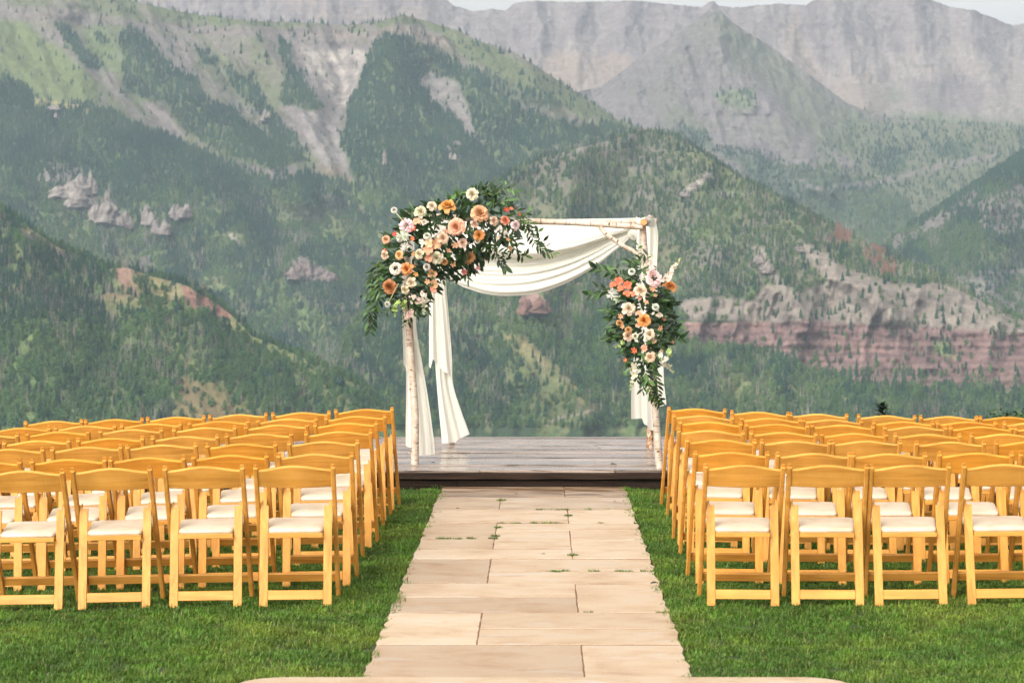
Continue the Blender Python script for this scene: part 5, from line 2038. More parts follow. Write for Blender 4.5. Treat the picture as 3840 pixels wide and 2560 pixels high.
def arrangement(name, label, conv, poly, D0, spine, bulge_w, flowers, sprays, nfill, nsingle, seed, spires=(), stems=()):
    r_ = random.Random(seed)
    c0 = conv(*spine[len(spine) // 2])
    root = tag(empty(name, W(c0[0], c0[1], D0)), label, 'flowers', 'flower arrangements tied to the birch arch')
    off = Vector(root.location)
    sp = [conv(*p) for p in spine]

    def front(px, py):
        d = float(line_d(sp, np.array([px]), np.array([py]))[0])
        return D0 - .30 * math.sqrt(max(0.0, 1 - (d / bulge_w) ** 2))
    leaves = []   # (pos, dir, normal, length, variant)

    def put(p, d, nrm, L, always=False):
        leaves.append((p, d, nrm, L, r_.randrange(3), always))
    xs = [p[0] for p in poly]
    ys = [p[1] for p in poly]
    cnt = 0
    while cnt < nfill:
        qx, qy = r_.uniform(min(xs), max(xs)), r_.uniform(min(ys), max(ys))
        if poly_sd(poly, np.array([qx]), np.array([qy]))[0] < 0:
            continue
        cnt += 1
        px, py = conv(qx, qy)
        fr = front(px, py)
        D = fr + r_.random() ** 1.3 * .30
        # leaves point away from the spine
        d = float('inf')
        best = None
        for i in range(len(sp) - 1):
            a, b = np.array(sp[i]), np.array(sp[i + 1])
            t = np.clip(np.dot(np.array([px, py]) - a, b - a) / max(np.dot(b - a, b - a), 1e-6), 0, 1)
            c = a + (b - a) * t
            dd = np.hypot(*(np.array([px, py]) - c))
            if dd < d:
                d, best = dd, c
        o = Vector(((px - best[0]), 0, -(py - best[1])))
        o = o.normalized() if o.length > 1 else Vector((0, 0, -1))
        dirv = (o * .9 + Vector((r_.gauss(0, .55), -abs(r_.gauss(.15, .5)), r_.gauss(-.1, .55)))).normalized()
        nrm = (Vector((r_.gauss(0, .5), -1, r_.gauss(.5, .5)))).normalized()
        put(W(px, py, D), dirv, nrm, r_.uniform(.055, .105))
    for sl, ln, wd in sprays:
        pts = [W(*conv(x, y), front(*conv(x, y)) - .06 * i / len(sl)) for i, (x, y) in enumerate(sl)]
        tot = sum((pts[i + 1] - pts[i]).length for i in range(len(pts) - 1))
        n = max(3, int(tot / wd))
        V, Fc = tube_data(pts, [.004 - .0025 * i / (len(pts) - 1) for i in range(len(pts))], 5)
        link('stem', py_mesh('stem', [v - off for v in V], Fc), STEM, root)
        for i in range(n):
            t = (i + .5) / n * (len(pts) - 1)
            k = min(int(t), len(pts) - 2)
            p = pts[k].lerp(pts[k + 1], t - k)
            tg = (pts[k + 1] - pts[k]).normalized()
            sd = tg.cross(Vector((0, -1, 0))).normalized() * (1 if i % 2 else -1)
            dirv = (tg * .8 + sd * r_.uniform(.45, .95) + Vector((0, r_.uniform(-.5, .3), -.12))).normalized()
            put(p, dirv, Vector((r_.gauss(0, .35), -1, r_.gauss(.4, .35))).normalized(), ln * r_.uniform(.75, 1.2), True)
    for a, b, rad in stems:
        pa, pb = conv(*a), conv(*b)
        V, Fc = tube_data([W(*pa, front(*pa) - .14), W(*pb, front(*pb) - .05)], [rad, rad], 6)
        link('stem', py_mesh('stem', [v - off for v in V], Fc), PALESTEM, root)
    # front-most leaves singly, the rest as one mass
    order = sorted(range(len(leaves)), key=lambda i: (not leaves[i][5], leaves[i][0].y))
    single = set(order[:nsingle])
    MV, MF, MS = [], [], []
    for i, (p, d, nrm, L, vi, al) in enumerate(leaves):
        x_ = d.cross(nrm).normalized()
        z_ = x_.cross(d).normalized()
        M3 = Matrix((x_, d, z_)).transposed()
        if i in single:
            o = link('leaf', LEAFME[vi], None, root)
            o.location = p - off
            o.rotation_mode = 'QUATERNION'
            o.rotation_quaternion = M3.to_quaternion()
            o.scale = (L, L, L)
        else:
            b0 = len(MV)
            sh = min(1, max(0, r_.gauss(.38, .25)))
            V, Fc = LEAFV[vi]
            for v in V:
                MV.append(M3 @ (v * L) + p - off)
                MS.append(sh)
            MF += [tuple(k + b0 for k in f_) for f_ in Fc]
    me = py_mesh('foliage', MV, MF, True)
    at = me.attributes.new('shade', 'FLOAT', 'POINT')
    at.data.foreach_set('value', np.array(MS, np.float32))
    fo = link('foliage', me, LEAFM, root)
    fo['kind'] = 'stuff'
    cxm, cym = np.mean([p[0] for p in sp]), np.mean([p[1] for p in sp])
    for kind, x, y, dpx, col in flowers:
        px, py = conv(x, y)
        sc = conv(x + dpx, y)[0] - px
        tl = ((px - cxm) / 420.0 + r_.gauss(0, .22), -(py - cym) / 420.0 + r_.gauss(0, .22))
        place_flower(root, off, kind, px, py, sc, col, front(px, py) - .05 - r_.random() * .03, tl, r_)
    for a, b, n, col in spires:
        sp_root = None
        pa, pb = conv(*a), conv(*b)
        A, B = W(*pa, front(*pa) - .07), W(*pb, front(*pb) - .07)
        V, Fc = tube_data([A, B], [.004, .002], 5)
        V = [v - off for v in V]
        st = link('blossom_spire', py_mesh('blossom_spire', V, Fc), STEM, root)
        for i in range(n):
            t = (i + .5) / n
            s = .036 * (1 - .72 * t)
            p = A.lerp(B, t) + Vector((r_.uniform(-1, 1), r_.uniform(-1, 0), r_.uniform(-1, 1))) * s * .75
            o = link('blossom', r_.choice(KINDS['orchid'] + KINDS['cosmos']), None, st)
            o.location = p - off
            o.scale = (s * 1.3,) * 3
            o.rotation_mode = 'QUATERNION'
            dv = Vector((r_.gauss(0, .6), -1, r_.gauss(0, .6))).normalized()
            o.rotation_quaternion = dv.to_track_quat('Z', 'Y')
            g = (0.45, 0.52, 0.20)
            o['col'] = [col[k] * (1 - t ** 3) + g[k] * t ** 3 for k in range(3)]
    return root


def cL(x, y):
    return (1300 + x / 2.614, 650 + y / 2.614)


def cR(x, y):
    return (2100 + x / 1.96, 750 + y / 1.96)


LPOLY = [(540, 440), (700, 340), (850, 300), (1000, 280), (1090, 230), (1200, 210), (1330, 130), (1440, 190), (1520, 290), (1600, 310), (1690, 400), (1660, 560), (1540, 680), (1420, 690), (1380, 800), (1280, 890), (1180, 990), (1000, 1000), (900, 990), (840, 1180), (780, 1280), (660, 1330), (560, 1260), (420, 1230), (340, 1040), (340, 880), (420, 740), (400, 620), (520, 570)]
LSPINE = [(560, 1150), (600, 880), (760, 680), (1000, 520), (1300, 420), (1550, 420)]
LFLOW = [
    ('rose', 1232, 208, 115, IV), ('garden', 990, 330, 165, OR_), ('peony', 1300, 400, 172, PE), ('peony', 1075, 530, 168, (0.74, 0.40, 0.27)), ('garden', 725, 380, 125, IV), ('rose', 838, 328, 100, IV),
    ('pom', 465, 362, 72, WH), ('dahlia', 590, 518, 150, (0.82, 0.62, 0.60)), ('cosmos', 640, 540, 85, CO_), ('cosmos', 470, 595, 62, RD), ('peony', 388, 650, 85, PE),
    ('spider', 560, 625, 150, WH), ('spider', 590, 735, 120, WH), ('pom', 525, 640, 80, WH), ('pom', 788, 618, 82, WH), ('rose', 945, 637, 112, BL),
    ('orchid', 870, 690, 120, PE), ('orchid', 805, 690, 100, (0.82, 0.52, 0.34)), ('orchid', 800, 750, 115, PE), ('orchid', 805, 830, 92, PE), ('rose', 882, 825, 120, IV), ('rose', 715, 790, 98, IV),
    ('cosmos', 655, 790, 60, TA), ('peony', 520, 800, 92, (0.76, 0.45, 0.22)), ('rose', 1298, 612, 112, OR_), ('pom', 1280, 665, 56, WH), ('rose', 1140, 685, 90, BL), ('cosmos', 1065, 705, 85, PE),
    ('cosmos', 1000, 757, 55, PE), ('cosmos', 1045, 890, 75, PE), ('peony', 960, 868, 64, TA), ('rose', 1205, 822, 105, TA), ('cosmos', 1190, 868, 80, PE), ('cosmos', 1330, 830, 72, RD),
    ('cosmos', 1285, 930, 66, PK_), ('cosmos', 1155, 965, 82, (0.74, 0.28, 0.24)), ('dahlia', 483, 935, 125, (0.82, 0.68, 0.60)), ('garden', 595, 935, 132, OR_), ('cosmos', 680, 990, 60, OR_), ('pom', 785, 918, 80, WH),
    ('orchid', 838, 985, 105, PE), ('orchid', 850, 1090, 112, PE), ('cosmos', 790, 1062, 70, PE), ('orchid', 850, 1140, 70, PI), ('garden', 635, 1070, 108, IV), ('rose', 575, 1140, 88, IV), ('peony', 430, 1110, 150, RU),
    ('pom', 400, 1283, 66, WH), ('cluster', 690, 1250, 120, (0.82, 0.70, 0.62)), ('cluster', 650, 1220, 80, (0.82, 0.68, 0.60)), ('cluster', 600, 1400, 60, (0.80, 0.56, 0.50)), ('rose', 1440, 470, 88, BL), ('rose', 1650, 508, 88, (0.82, 0.66, 0.60)), ('cosmos', 1650, 550, 50, PI),
    ('rose', 1550, 465, 92, (0.62, 0.24, 0.15)), ('cosmos', 1565, 358, 74, RD), ('cosmos', 1615, 345, 50, CO_), ('cosmos', 1692, 402, 52, CO_), ('cluster', 1500, 565, 100, WH), ('cluster', 1565, 595, 80, WH),
    ('cosmos', 1600, 735, 74, PE), ('cosmos', 1580, 650, 56, PE), ('cosmos', 1480, 632, 50, (0.8, 0.66, 0.5)), ('rose', 378, 800, 85, BL), ('cosmos', 372, 765, 68, CO_), ('orchid', 685, 470, 85, PE), ('rose', 760, 480, 60, IV),
    ('cosmos', 645, 640, 55, CO_), ('cosmos', 655, 908, 60, TA), ('cosmos', 985, 570, 55, PE), ('cluster', 740, 1170, 40, BL), ('cluster', 780, 1190, 34, BL), ('rose', 1250, 500, 80, BL)]
LSPRAY = [
    ([(330, 860), (270, 960), (240, 1080), (245, 1200), (210, 1330), (215, 1450), (230, 1560)], .075, .020),
    ([(360, 900), (300, 1020), (290, 1150), (270, 1280), (250, 1400), (255, 1500)], .070, .020),
    ([(340, 1000), (310, 1100), (330, 1220), (290, 1330)], .070, .022),
    ([(300, 960), (245, 1020), (215, 1100), (200, 1200)], .065, .022),
    ([(330, 1050), (240, 1150), (130, 1195)], .060, .040),
    ([(440, 1220), (420, 1330), (370, 1390)], .070, .026), ([(340, 850), (290, 900), (250, 945)], .07, .025),
    ([(1300, 180), (1350, 130), (1420, 100), (1500, 95)], .072, .028), ([(1400, 200), (1500, 160), (1600, 150), (1690, 190)], .072, .026),
    ([(1420, 230), (1520, 170), (1570, 110)], .06, .03), ([(1450, 300), (1540, 270), (1610, 275)], .075, .026), ([(1330, 220), (1420, 180), (1440, 140)], .075, .024),
    ([(1560, 330), (1660, 360), (1740, 400), (1795, 375)], .07, .03),
    ([(1640, 440), (1740, 500), (1800, 600), (1850, 690), (1920, 750), (2030, 795)], .070, .022), ([(1700, 450), (1770, 520), (1830, 560), (1890, 575)], .065, .026),
    ([(1760, 440), (1790, 480), (1870, 520)], .06, .03), ([(1840, 680), (1900, 670), (1945, 660)], .06, .03), ([(1870, 720), (1930, 720), (1975, 712)], .06, .03),
    ([(1340, 660), (1430, 740), (1480, 830), (1540, 900), (1570, 950)], .070, .020), ([(1420, 720), (1490, 770), (1550, 775)], .06, .025), ([(1480, 830), (1530, 835), (1570, 850)], .06, .025),
    ([(1560, 620), (1640, 660), (1690, 700), (1640, 760)], .07, .026), ([(1600, 680), (1680, 780), (1730, 820), (1770, 790)], .072, .030), ([(1590, 720), (1620, 780), (1570, 800)], .06, .03),
    ([(1180, 950), (1170, 1010), (1200, 1050)], .065, .022), ([(1080, 960), (1090, 1020), (1060, 1050)], .065, .022), ([(960, 960), (950, 1020), (940, 1060)], .06, .025),
    ([(620, 1290), (630, 1380), (600, 1470)], .065, .024), ([(690, 1330), (690, 1390), (720, 1410)], .06, .03), ([(560, 1260), (545, 1350), (560, 1440), (560, 1530)], .035, .022),
    ([(780, 1260), (800, 1330), (790, 1400)], .05, .03), ([(1250, 600), (1330, 650), (1380, 760)], .06, .02), ([(1000, 270), (1060, 250), (1100, 190)], .075, .026), ([(860, 320), (830, 360), (820, 400)], .07, .025),
    ([(1100, 250), (1110, 220), (1120, 190)], .07, .03), ([(420, 700), (380, 700), (360, 720)], .06, .03), ([(1200, 160), (1240, 150), (1260, 145)], .05, .03)]
LSPIRE = [((760, 1190), (755, 1390), 22, (0.82, 0.78, 0.66)), ((480, 1280), (470, 1410), 12, (0.40, 0.52, 0.18)), ((570, 1240), (555, 1330), 8, (0.40, 0.52, 0.18)), ((610, 1350), (590, 1450), 10, (0.80, 0.58, 0.52))]
LSTEM = [((470, 372), (600, 520), .004), ((505, 1085), (405, 1278), .0045)]
arrangement('flower_arrangement', 'large cascade of peach and ivory flowers over the left corner of the arch', cL, LPOLY, FLf - .10, LSPINE, 150, LFLOW, LSPRAY, 1150, 290, 21, LSPIRE, LSTEM)

RPOLY = [(570, 480), (615, 440), (650, 500), (700, 570), (770, 640), (800, 760), (850, 900), (840, 1030), (770, 1090), (725, 1190), (660, 1290), (600, 1340), (540, 1250), (480, 1120), (390, 1010), (360, 900), (345, 800), (420, 740), (440, 650), (520, 570)]
RPOLY = [(605 + (x - 605) * .86, y) for x, y in RPOLY]
RSPINE = [(600, 500), (600, 700), (610, 900), (620, 1100), (620, 1280)]
RFLOW = [
    ('dahlia', 690, 578, 118, (0.82, 0.62, 0.62)), ('cosmos', 715, 622, 70, (0.82, 0.66, 0.58)), ('garden', 805, 640, 105, OR_), ('pom', 528, 528, 60, WH),
    ('orchid', 390, 622, 60, CO_), ('orchid', 435, 595, 70, CO_), ('orchid', 445, 650, 55, CO_), ('orchid', 497, 625, 72, CO_), ('orchid', 495, 688, 66, CO_), ('orchid', 538, 690, 54, (0.74, 0.28, 0.2)),
    ('spider', 395, 700, 105, WH), ('spider', 425, 735, 70, WH), ('rose', 590, 670, 88, IV), ('garden', 505, 800, 100, IV), ('cosmos', 585, 720, 44, PE), ('cosmos', 632, 752, 50, PE), ('cosmos', 680, 655, 58, PE),
    ('pom', 703, 787, 60, WH), ('cluster', 715, 845, 75, IV), ('cosmos', 578, 830, 55, PI), ('rose', 618, 885, 90, OR_), ('cosmos', 445, 855, 48, PE), ('rose', 440, 905, 50, TA), ('cosmos', 458, 930, 42, PE),
    ('cosmos', 573, 920, 44, PI), ('cosmos', 737, 940, 54, PE), ('cosmos', 765, 872, 38, PE), ('cosmos', 820, 1037, 54, PE), ('rose', 500, 1000, 70, BL), ('pom', 553, 1000, 52, WH), ('rose', 660, 988, 78, IV),
    ('rose', 505, 955, 54, TA), ('cosmos', 620, 1090, 64, PI), ('cosmos', 545, 1105, 56, CO_), ('cosmos', 480, 1175, 34, CO_), ('rose', 665, 1155, 74, BL), ('cosmos', 690, 1038, 46, BL), ('cosmos', 745, 1110, 42, BL), ('cosmos', 700, 700, 34, PE), ('cluster', 690, 1130, 44, BL)]
RSPRAY = [
    ([(560, 600), (480, 560), (400, 540), (310, 520), (235, 495)], .080, .022), ([(400, 540), (360, 510), (350, 490)], .06, .03), ([(430, 545), (420, 510), (410, 500)], .06, .03),
    ([(420, 660), (330, 670), (260, 690), (210, 695)], .075, .024), ([(380, 650), (320, 650), (270, 640)], .07, .028), ([(540, 540), (510, 490), (495, 450)], .07, .035), ([(540, 520), (525, 480), (520, 450)], .07, .035),
    ([(590, 470), (575, 400), (575, 320)], .06, .03), ([(610, 480), (640, 430), (650, 395)], .06, .03), ([(590, 500), (600, 450), (560, 430), (530, 410)], .06, .03),
    ([(760, 760), (820, 790), (845, 750)], .07, .03), ([(790, 820), (830, 860), (870, 890), (880, 920)], .07, .03), ([(780, 1000), (850, 1020), (910, 1010)], .07, .028), ([(770, 960), (830, 970), (860, 955)], .07, .03),
    ([(700, 720), (770, 730), (830, 760)], .085, .025), ([(410, 800), (360, 830), (335, 800)], .07, .028), ([(420, 840), (380, 880), (365, 860)], .08, .03), ([(420, 940), (370, 990), (345, 1030)], .08, .024), ([(440, 980), (400, 1030), (350, 1000)], .08, .026),
    ([(480, 1080), (460, 1130), (450, 1120)], .06, .03), ([(490, 1170), (465, 1240), (460, 1290)], .06, .03), ([(640, 1280), (660, 1380), (690, 1450), (730, 1510)], .075, .022), ([(680, 1230), (710, 1320), (720, 1420), (745, 1500)], .075, .024),
    ([(600, 1300), (615, 1370), (605, 1410)], .07, .026), ([(570, 1280), (565, 1330)], .06, .024), ([(700, 1000), (740, 1050), (760, 1080)], .05, .018), ([(740, 880), (790, 960), (790, 1020)], .05, .02), ([(690, 780), (760, 850), (830, 850)], .07, .025)]
RSPIRE = [((770, 580), (885, 430), 26, (0.82, 0.66, 0.58)), ((660, 545), (672, 400), 20, (0.82, 0.62, 0.60)), ((550, 1215), (520, 1390), 22, (0.82, 0.78, 0.62)), ((750, 1160), (835, 1270), 20, (0.82, 0.78, 0.64)), ((780, 1100), (825, 1150), 8, (0.4, 0.5, 0.2)), ((470, 1060), (412, 1080), 6, (0.4, 0.5, 0.2))]
arrangement('flower_arrangement', 'smaller flower cluster with coral orchids on the right birch post', cR, RPOLY, FRf - .08, RSPINE, 105, RFLOW, RSPRAY, 560, 260, 22, RSPIRE)

# ------------------------------------------------------------------ chairs
SEG = 0.2133


def stile_mesh():
    bm = bmesh.new()
    p, q = Vector((0, .19, -.01)), Vector((0, -.21, CHAIR_H))
    d = (q - p)
    L = d.length
    ang = math.atan2(-d.y, d.z)
    rot = Matrix.Rotation(ang, 3, 'X')
    c = (p + q) / 2
    add_box(bm, 0, 0, 0, .0245, .040, L)
    # rounded top
    top = [e for e in bm.edges if all(v.co.z > L / 2 - 1e-4 for v in e.verts) and abs(e.verts[0].co.y - e.verts[1].co.y) < 1e-5]
    bmesh.ops.bevel(bm, geom=top, offset=.017, segments=4, affect='EDGES')
    es = [e for e in bm.edges if abs((e.verts[0].co - e.verts[1].co).normalized().z) > .9]
    bmesh.ops.bevel(bm, geom=es, offset=.004, segments=1, affect='EDGES')
    bmesh.ops.transform(bm, matrix=Matrix.Translation(c) @ rot.to_4x4(), verts=bm.verts)
    return bm_mesh('stile', bm)


def leg_mesh():
    bm = bmesh.new()
    p, q = Vector((0, -.19, -.01)), Vector((0, -.075, .565))
    d = q - p
    L = d.length
    rot = Matrix.Rotation(math.atan2(-d.y, d.z), 3, 'X')
    add_box(bm, 0, 0, 0, .045, .021, L)
    top = [e for e in bm.edges if all(v.co.z > L / 2 - 1e-4 for v in e.verts) and abs(e.verts[0].co.x - e.verts[1].co.x) < 1e-5]
    # only the outer corner is rounded far, the inner less
    outer = [e for e in top if e.verts[0].co.x < 0]
    inner = [e for e in top if e.verts[0].co.x > 0]
    bmesh.ops.bevel(bm, geom=inner, offset=.030, segments=5, affect='EDGES')
    top = [e for e in bm.edges if e.is_valid and all(v.co.z > L / 2 - 1e-4 for v in e.verts) and abs(e.verts[0].co.x - e.verts[1].co.x) < 1e-5 and e.verts[0].co.x < -.02]
    bmesh.ops.bevel(bm, geom=top, offset=.010, segments=3, affect='EDGES')
    bmesh.ops.transform(bm, matrix=Matrix.Translation((p + q) / 2) @ rot.to_4x4(), verts=bm.verts)
    return bm_mesh('leg', bm)


def backrest_mesh():
    V, Fc = [], []
    nx = 16
    hw = SEG - .0123
    for i in range(nx + 1):
        s = i / nx * 2 - 1
        x = s * hw
        zt = .747 + .023 * (.5 + .5 * math.cos(math.pi * s)) ** .85
        zb = .646 - .006 * math.cos(s * math.pi / 2)
        depth = -.200 - .012 * math.cos(s * math.pi / 2)
        for (z, y) in ((zt, depth + .008), (zt - .010, depth - .006), (zb + .003, depth - .006 + .048), (zb, depth + .046 + .010), (zb + .004, depth + .066), (zt - .004, depth + .012)):
            V.append((x, y, z))
    m = 6
    for i in range(nx):
        for k in range(m):
            k2 = (k + 1) % m
            Fc.append((i * m + k, i * m + k2, (i + 1) * m + k2, (i + 1) * m + k))
    Fc.append(tuple(range(m)))
    Fc.append(tuple(range(nx * m + m - 1, nx * m - 1, -1)))
    me = py_mesh('backrest', V, Fc)
    bm = bmesh.new()
    bm.from_mesh(me)
    bmesh.ops.recalc_face_normals(bm, faces=bm.faces)
    return bm_mesh('backrest', bm)


def cushion_mesh():
    # plan outline: narrow between the legs behind, wide with rounded corners in front
    out = []

    def corner(cx, cy, r, a0, a1, n=5):
        for i in range(n + 1):
            a = R(a0 + (a1 - a0) * i / n)
            out.append((cx + r * math.cos(a), cy + r * math.sin(a)))
    corner(.128, -.130, .022, -90, -10)
    corner(.142, .175, .045, 10, 90)
    corner(-.142, .175, .045, 90, 170)
    corner(-.128, -.130, .022, 190, 270)
    V, Fc = [], []
    n = len(out)
    prof = [(.985, 0.0), (1.0, .008), (1.0, .015), (.985, .022), (.94, .026), (.80, .029), (.35, .030)]
    c = (0, .03)
    for s, z in prof:
        for x, y in out:
            V.append((c[0] + (x - c[0]) * s, c[1] + (y - c[1]) * s, .402 + z))
    for j in range(len(prof) - 1):
        for k in range(n):
            k2 = (k + 1) % n
            Fc.append((j * n + k, j * n + k2, (j + 1) * n + k2, (j + 1) * n + k))
    Fc.append(tuple(range(n - 1, -1, -1)))
    Fc.append(tuple(range((len(prof) - 1) * n, len(prof) * n)))
    me = py_mesh('seat_cushion', V, Fc, True)
    # seat slopes down towards the back a little
    for v in me.vertices:
        v.co.z += (v.co.y - .03) * .07
    return me


def rail(name, x, y, z, sx, sy, sz, rx_=0.0):
    bm = bmesh.new()
    add_box(bm, x, y, z, sx, sy, sz, rot=Matrix.Rotation(rx_, 3, 'X'), bevel=.002)
    return bm_mesh(name, bm)


def seat_frame_mesh():
    bm = bmesh.new()
    add_box(bm, 0, -.145, .378, .300, .020, .026, bevel=.002)
    add_box(bm, 0, .215, .404, .372, .020, .028, bevel=.002)
    sl = Matrix.Rotation(math.atan2(.026, .36), 3, 'X')
    for s in (-1, 1):
        add_box(bm, s * .140, .035, .389, .020, .336, .026, rot=sl, bevel=.002)
    add_box(bm, 0, .035, .397, .26, .33, .006, rot=sl)
    return bm_mesh('seat_frame', bm)


CH_PARTS = []
st, lg = stile_mesh(), leg_mesh()
for me, mt in ((st, WOODZ), (lg, WOODZ)):
    me.materials.append(mt)
lg2 = lg.copy()
lg2.name = 'leg'
for v in lg2.vertices:
    v.co.x *= -1
lg2.flip_normals()
lgx = .199 - .0225
CH_PARTS += [('stile', st, (-SEG, 0, 0)), ('stile', st, (SEG, 0, 0)), ('leg', lg, (-lgx, 0, 0)), ('leg', lg2, (lgx, 0, 0))]
for nm, me, mt in (('backrest', backrest_mesh(), WOODX), ('seat_cushion', cushion_mesh(), CUSHION), ('seat_frame', seat_frame_mesh(), WOODX),
                   ('bottom_rail', rail('bottom_rail', 0, -.176, .052, .306, .018, .052, -.2), WOODX),
                   ('stretcher', rail('stretcher', 0, .135, .112, SEG * 2 - .024, .020, .050, .45), WOODX)):
    me.materials.append(mt)
    CH_PARTS.append((nm, me, (0, 0, 0)))
V, Fc = tube_data([(-.021, 0, 0), (.021, 0, 0)], [.006, .006], 8)
bolt = py_mesh('pivot_bolt', V, Fc)
bolt.materials.append(STEEL)
CH_PARTS += [('pivot_bolt', bolt, (-SEG + .007, -.083, .525)), ('pivot_bolt', bolt, (SEG - .007, -.083, .525))]
V, Fc = tube_data([(0, .02, .02), (0, -.01, -.008), (0, -.045, -.03)], [.0035, .0035, .0035], 5)
brk = py_mesh('hinge_strap', V, Fc)
brk.materials.append(BLACKPL)
CH_PARTS += [('hinge_strap', brk, (-.188, -.02, .385)), ('hinge_strap', brk, (.188, -.02, .385))]

ORD = ['first', 'second', 'third', 'fourth', 'fifth', 'sixth', 'seventh']
ROWN = ['nearest row', 'second nearest row', 'third nearest row', 'middle row', 'third farthest row', 'second farthest row', 'farthest row']
rr_ = random.Random(77)
CHAIR_FEET = []


def place_chairs(rows, ks, side):
    for ri, (row, k) in enumerate(zip(rows, ks)):
        for ci, (cx, ty, dyy) in enumerate(row):
            D = F / k
            x = (cx - CX) / k
            y = D + .21
            z = float(lawn_z(x, y))
            root = empty('folding_chair', (x, y, z))
            e = .1
            sx = float(lawn_z(x + e, y) - lawn_z(x - e, y)) / (2 * e)
            yaw = rr_.uniform(-.03, .03)
            roll = math.atan(sx) * .9 + rr_.uniform(-.006, .006)
            root.rotation_euler = (rr_.uniform(-.012, .012), -roll, yaw)
            which = 'aisle chair' if ci == 0 else ORD[ci] + ' from aisle'
            tag(root, 'golden wood folding chair with ivory seat, %s, %s, %s of path' % (which, ROWN[ri], side), 'chair', 'folding chairs set in rows for the ceremony')
            tone = rr_.choice([0.0, .1, .2, .35, .5, .7, .9, 1.0])
            if ri == 0:
                tone = rr_.uniform(0, .12)
            sd = [rr_.uniform(0, 80), rr_.uniform(0, 80), rr_.uniform(0, 80)]
            for nm, me, loc in CH_PARTS:
                o = bpy.data.objects.new(nm, me)
                COL.objects.link(o)
                o.parent = root
                o.location = loc
                o['tone'] = tone if nm == 'backrest' else tone * .45
                o['seed'] = sd
            CHAIR_FEET.append((x, y))


place_chairs(LEFT, ROWK_L, 'left')
place_chairs(RIGHT, ROWK_R, 'right')


# ------------------------------------------------------------------ lawn grass
def mat_grass():
    m, nt, b = new_mat('lawn_blade')
    oi = N(nt, 'ShaderNodeObjectInfo')
    g = N(nt, 'ShaderNodeNewGeometry')
    n1 = noise(nt, g.outputs['Position'], 1.1, 4, 0.6)
    c1 = ramp(nt, [(0.30, (0.026, 0.086, 0.009)), (0.48, (0.054, 0.142, 0.012)), (0.68, (0.130, 0.198, 0.020))], n1)
    c2 = ramp(nt, [(0.0, 0.55), (0.7, 1.1), (1.0, 1.7)], oi.outputs['Random'])
    c = mixc(nt, 1.0, c1.outputs[0], c2.outputs[0], 'MULTIPLY')
    dry = attr(nt, 'dry')
    c = mixc(nt, dry.outputs['Fac'], c, (0.30, 0.27, 0.085))
    nt.links.new(c, b.inputs['Base Color'])
    b.inputs['Roughness'].default_value = 0.5
    b.inputs['Specular IOR Level'].default_value = 0.3
    tl = N(nt, 'ShaderNodeBsdfTranslucent')
    nt.links.new(c, tl.inputs['Color'])
    mx = N(nt, 'ShaderNodeMixShader')
    mx.inputs[0].default_value = 0.3
    nt.links.new(b.outputs[0], mx.inputs[1])
    nt.links.new(tl.outputs[0], mx.inputs[2])
    nt.links.new(mx.outputs[0], nt.nodes['Material Output'].inputs['Surface'])
    return m


GRASS = mat_grass()


def clump(name, seed, nb=44, rad=.055, hmin=.014, hmax=.034):
    r_ = random.Random(seed)
    V, Fc, dr = [], [], []
    for i in range(nb):
        a = r_.uniform(0, 6.283)
        q = rad * math.sqrt(r_.random())
        p = Vector((q * math.cos(a), q * math.sin(a), -.004))
        h = r_.uniform(hmin, hmax)
        th = r_.uniform(0, 6.283)
        o = Vector((math.cos(th), math.sin(th), 0))
        s = Vector((-o.y, o.x, 0)) * r_.uniform(.0016, .0030)
        ln = r_.uniform(.2, 1.1)
        b0 = len(V)
        V += [p - s, p + s, p + o * h * ln * .35 + UPV * h * .6 - s * .8, p + o * h * ln * .35 + UPV * h * .6 + s * .8, p + o * h * ln + UPV * h * (1 - .25 * ln)]
        Fc += [(b0, b0 + 1, b0 + 3), (b0, b0 + 3, b0 + 2), (b0 + 2, b0 + 3, b0 + 4)]
        d = .85 if r_.random() < .035 else r_.uniform(0, .18)
        dr += [d] * 5
    me = py_mesh(name, V, Fc)
    at = me.attributes.new('dry', 'FLOAT', 'POINT')
    at.data.foreach_set('value', np.array(dr, np.float32))
    me.materials.append(GRASS)
    return bpy.data.objects.new(name, me)


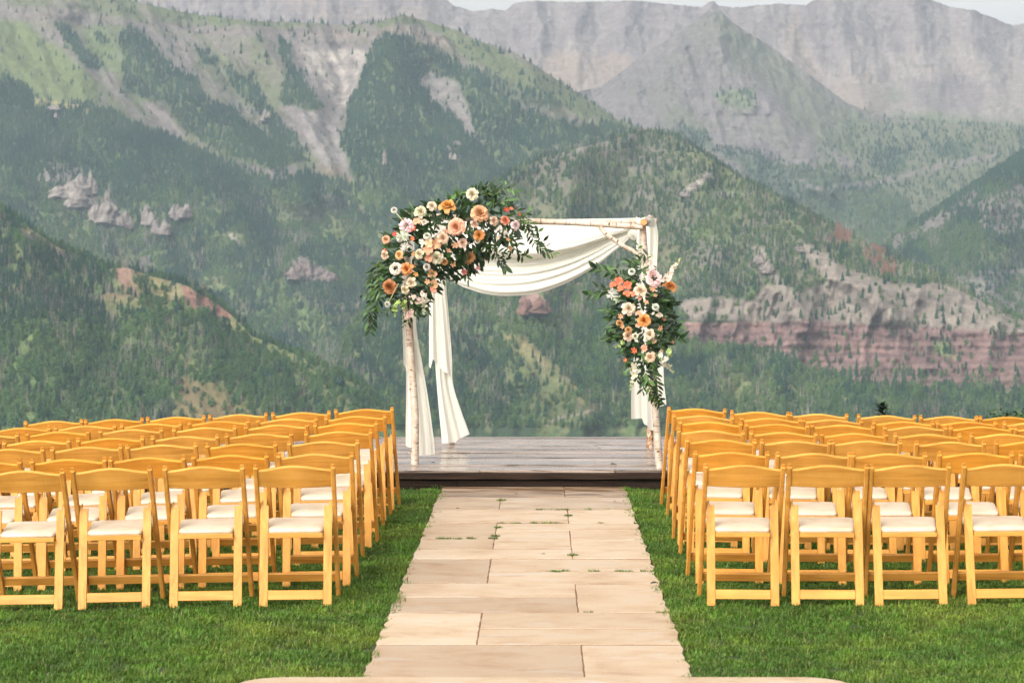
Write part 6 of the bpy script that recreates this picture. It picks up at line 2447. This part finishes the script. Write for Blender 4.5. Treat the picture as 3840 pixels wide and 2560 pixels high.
def build_grass():
    protos = [clump('grass_a%d' % i, 500 + i) for i in range(6)] + [clump('grass_b%d' % i, 600 + i, 26, .05, .025, .055) for i in range(2)]
    dens = 330.0
    X, Y = [], []
    y0, y1 = 10.3, 20.4
    n = int((y1 - y0) * 13.4 * dens)
    x = rng.uniform(-6.7, 6.7, n)
    y = rng.uniform(y0, y1, n)
    keep = np.abs(x + .0) < (y * 0.225 + 1.0)
    jl = PL + .010 + .09 * (fbm(y * 6, y * 0, 3, 5) - .5)
    jr = PR - .010 + .09 * (fbm(y * 6, y * 0, 3, 8) - .5)
    onpath = (x > jl) & (x < jr) & (y > LY - .02)
    onland = (y < LY - .015) & (x > -1.34) & (x < 1.37)
    rcorner = (y < LY + .0)
    ondeck = (y > DECK_Y0 - .06)
    keep &= ~(onpath | onland | ondeck)
    x, y = x[keep], y[keep]
    hn = fbm(x * 1.7, y * 1.7, 3, 77)
    s = 0.75 + .55 * hn
    # longer tufts where the mower cannot reach, by path and deck
    edge = np.exp(-np.minimum(np.abs(x - PL), np.abs(x - PR)) / .05) + np.exp(-(DECK_Y0 - y) / .12)
    s = s * (1 + .25 * np.clip(edge, 0, 1))
    idx = rng.integers(0, 6, len(x))
    lone = rng.random(len(x)) < .10
    idx[lone] = rng.integers(6, 8, lone.sum())
    # weeds in the joints
    wx, wy = [], []
    for (xa, xb, row, m) in ((X840, X840 + .01, 478, 7), (X1248, X1248 + .01, 570, 8), (X815, X815 + .01, 640, 8), (X815, X815 + .01, 690, 10), (PL + .1, X815, 705, 22), (X815, PR, 612, 20), (X1265, X1265 + .01, 805, 5), (X780 + .3, PR, 901, 26), (PL + .5, PR, 531, 18), (X1293, PR, 1147, 4)):
        for _ in range((m + 1) // 2):
            wx.append(rng.uniform(xa, xb))
            wy.append(ry(row + rng.uniform(-2, 2)))
    wx, wy = np.array(wx), np.array(wy)
    x2 = np.concatenate([x, wx])
    y2 = np.concatenate([y, wy])
    z = np.concatenate([lawn_z(x, y) - .014, np.zeros(len(wx)) + .003])
    s2 = np.concatenate([s, rng.uniform(.35, .8, len(wx))])
    w2 = np.concatenate([rng.uniform(.85, 1.15, len(x)), rng.uniform(.4, .7, len(wx))])
    i2 = np.concatenate([idx, rng.integers(0, 6, len(wx))])
    sc = np.stack([w2, w2, s2], -1)
    m = len(x2)
    print('GRASS', m)
    instancer('lawn_grass', np.stack([x2, y2, z], -1), sc, rng.uniform(0, 6.28, m), i2, protos, 'short green lawn grass on both sides of the path')


build_grass()

# ------------------------------------------------------------------ small fallen bits
DRYLEAF = mat_plain('fallen_leaf', (0.035, 0.045, 0.020), 0.6)
TWIG = mat_plain('brown_twig', (0.14, 0.06, 0.03), 0.8)


def fallen(px, py, s, z, label, name='fallen_leaf', mat=None, D=None):
    V, Fc = leaf_mesh(1, .5, .5, .5)
    me = py_mesh(name, [v * s for v in V], Fc)
    o = link(name, me, mat or DRYLEAF)
    D = D or ((CH - z) * F / (py - CY))
    p = W(px, py, D)
    o.location = (p.x, p.y, z + .006)
    o.rotation_euler = (R(12), R(-8), rr_.uniform(0, 6))
    tag(o, label, 'leaf')


fallen(1350 + 935 / 1.6, 1580 + 441 / 1.6, .045, .012, 'dark green fallen leaf on the path just before the deck')
fallen(1350 + 1523 / 1.6, 1580 + 480 / 1.6, .05, .012, 'dark curled leaf on the path slab near the right lawn')
fallen(1350 + 1307 / 1.6, 1580 + 398 / 1.6, .04, .012, 'small dark leaf against the deck step')
fallen(2250 + 240 / 3.92, 1380 + 1425 / 3.92, .07, DECK_Z + .004, 'curled leaf lying on the deck near its front right')
fallen(2250 + 755 / 3.92, 1380 + 1440 / 3.92, .05, DECK_Z + .004, 'small leaf on the deck beside the right front post')
fallen(1350 + 600 / 2.24, 1150 + 1315 / 2.24, .04, DECK_Z + .004, 'small leaf on the deck right of the left front post')
fallen(1350 + 1113 / 1.6, 1580 + 801 / 1.6, .03, .012, 'tiny green leaf in the middle of the path')
fallen(1350 + 1790 / 1.6, 1580 + 975 / 1.6, .06, .016, 'green leaf at the right edge of the path')
fallen(1350 + 575 / 1.6, 1580 + 527 / 1.6, .04, .012, 'brown leaf at a joint near the far left of the path', mat=TWIG)
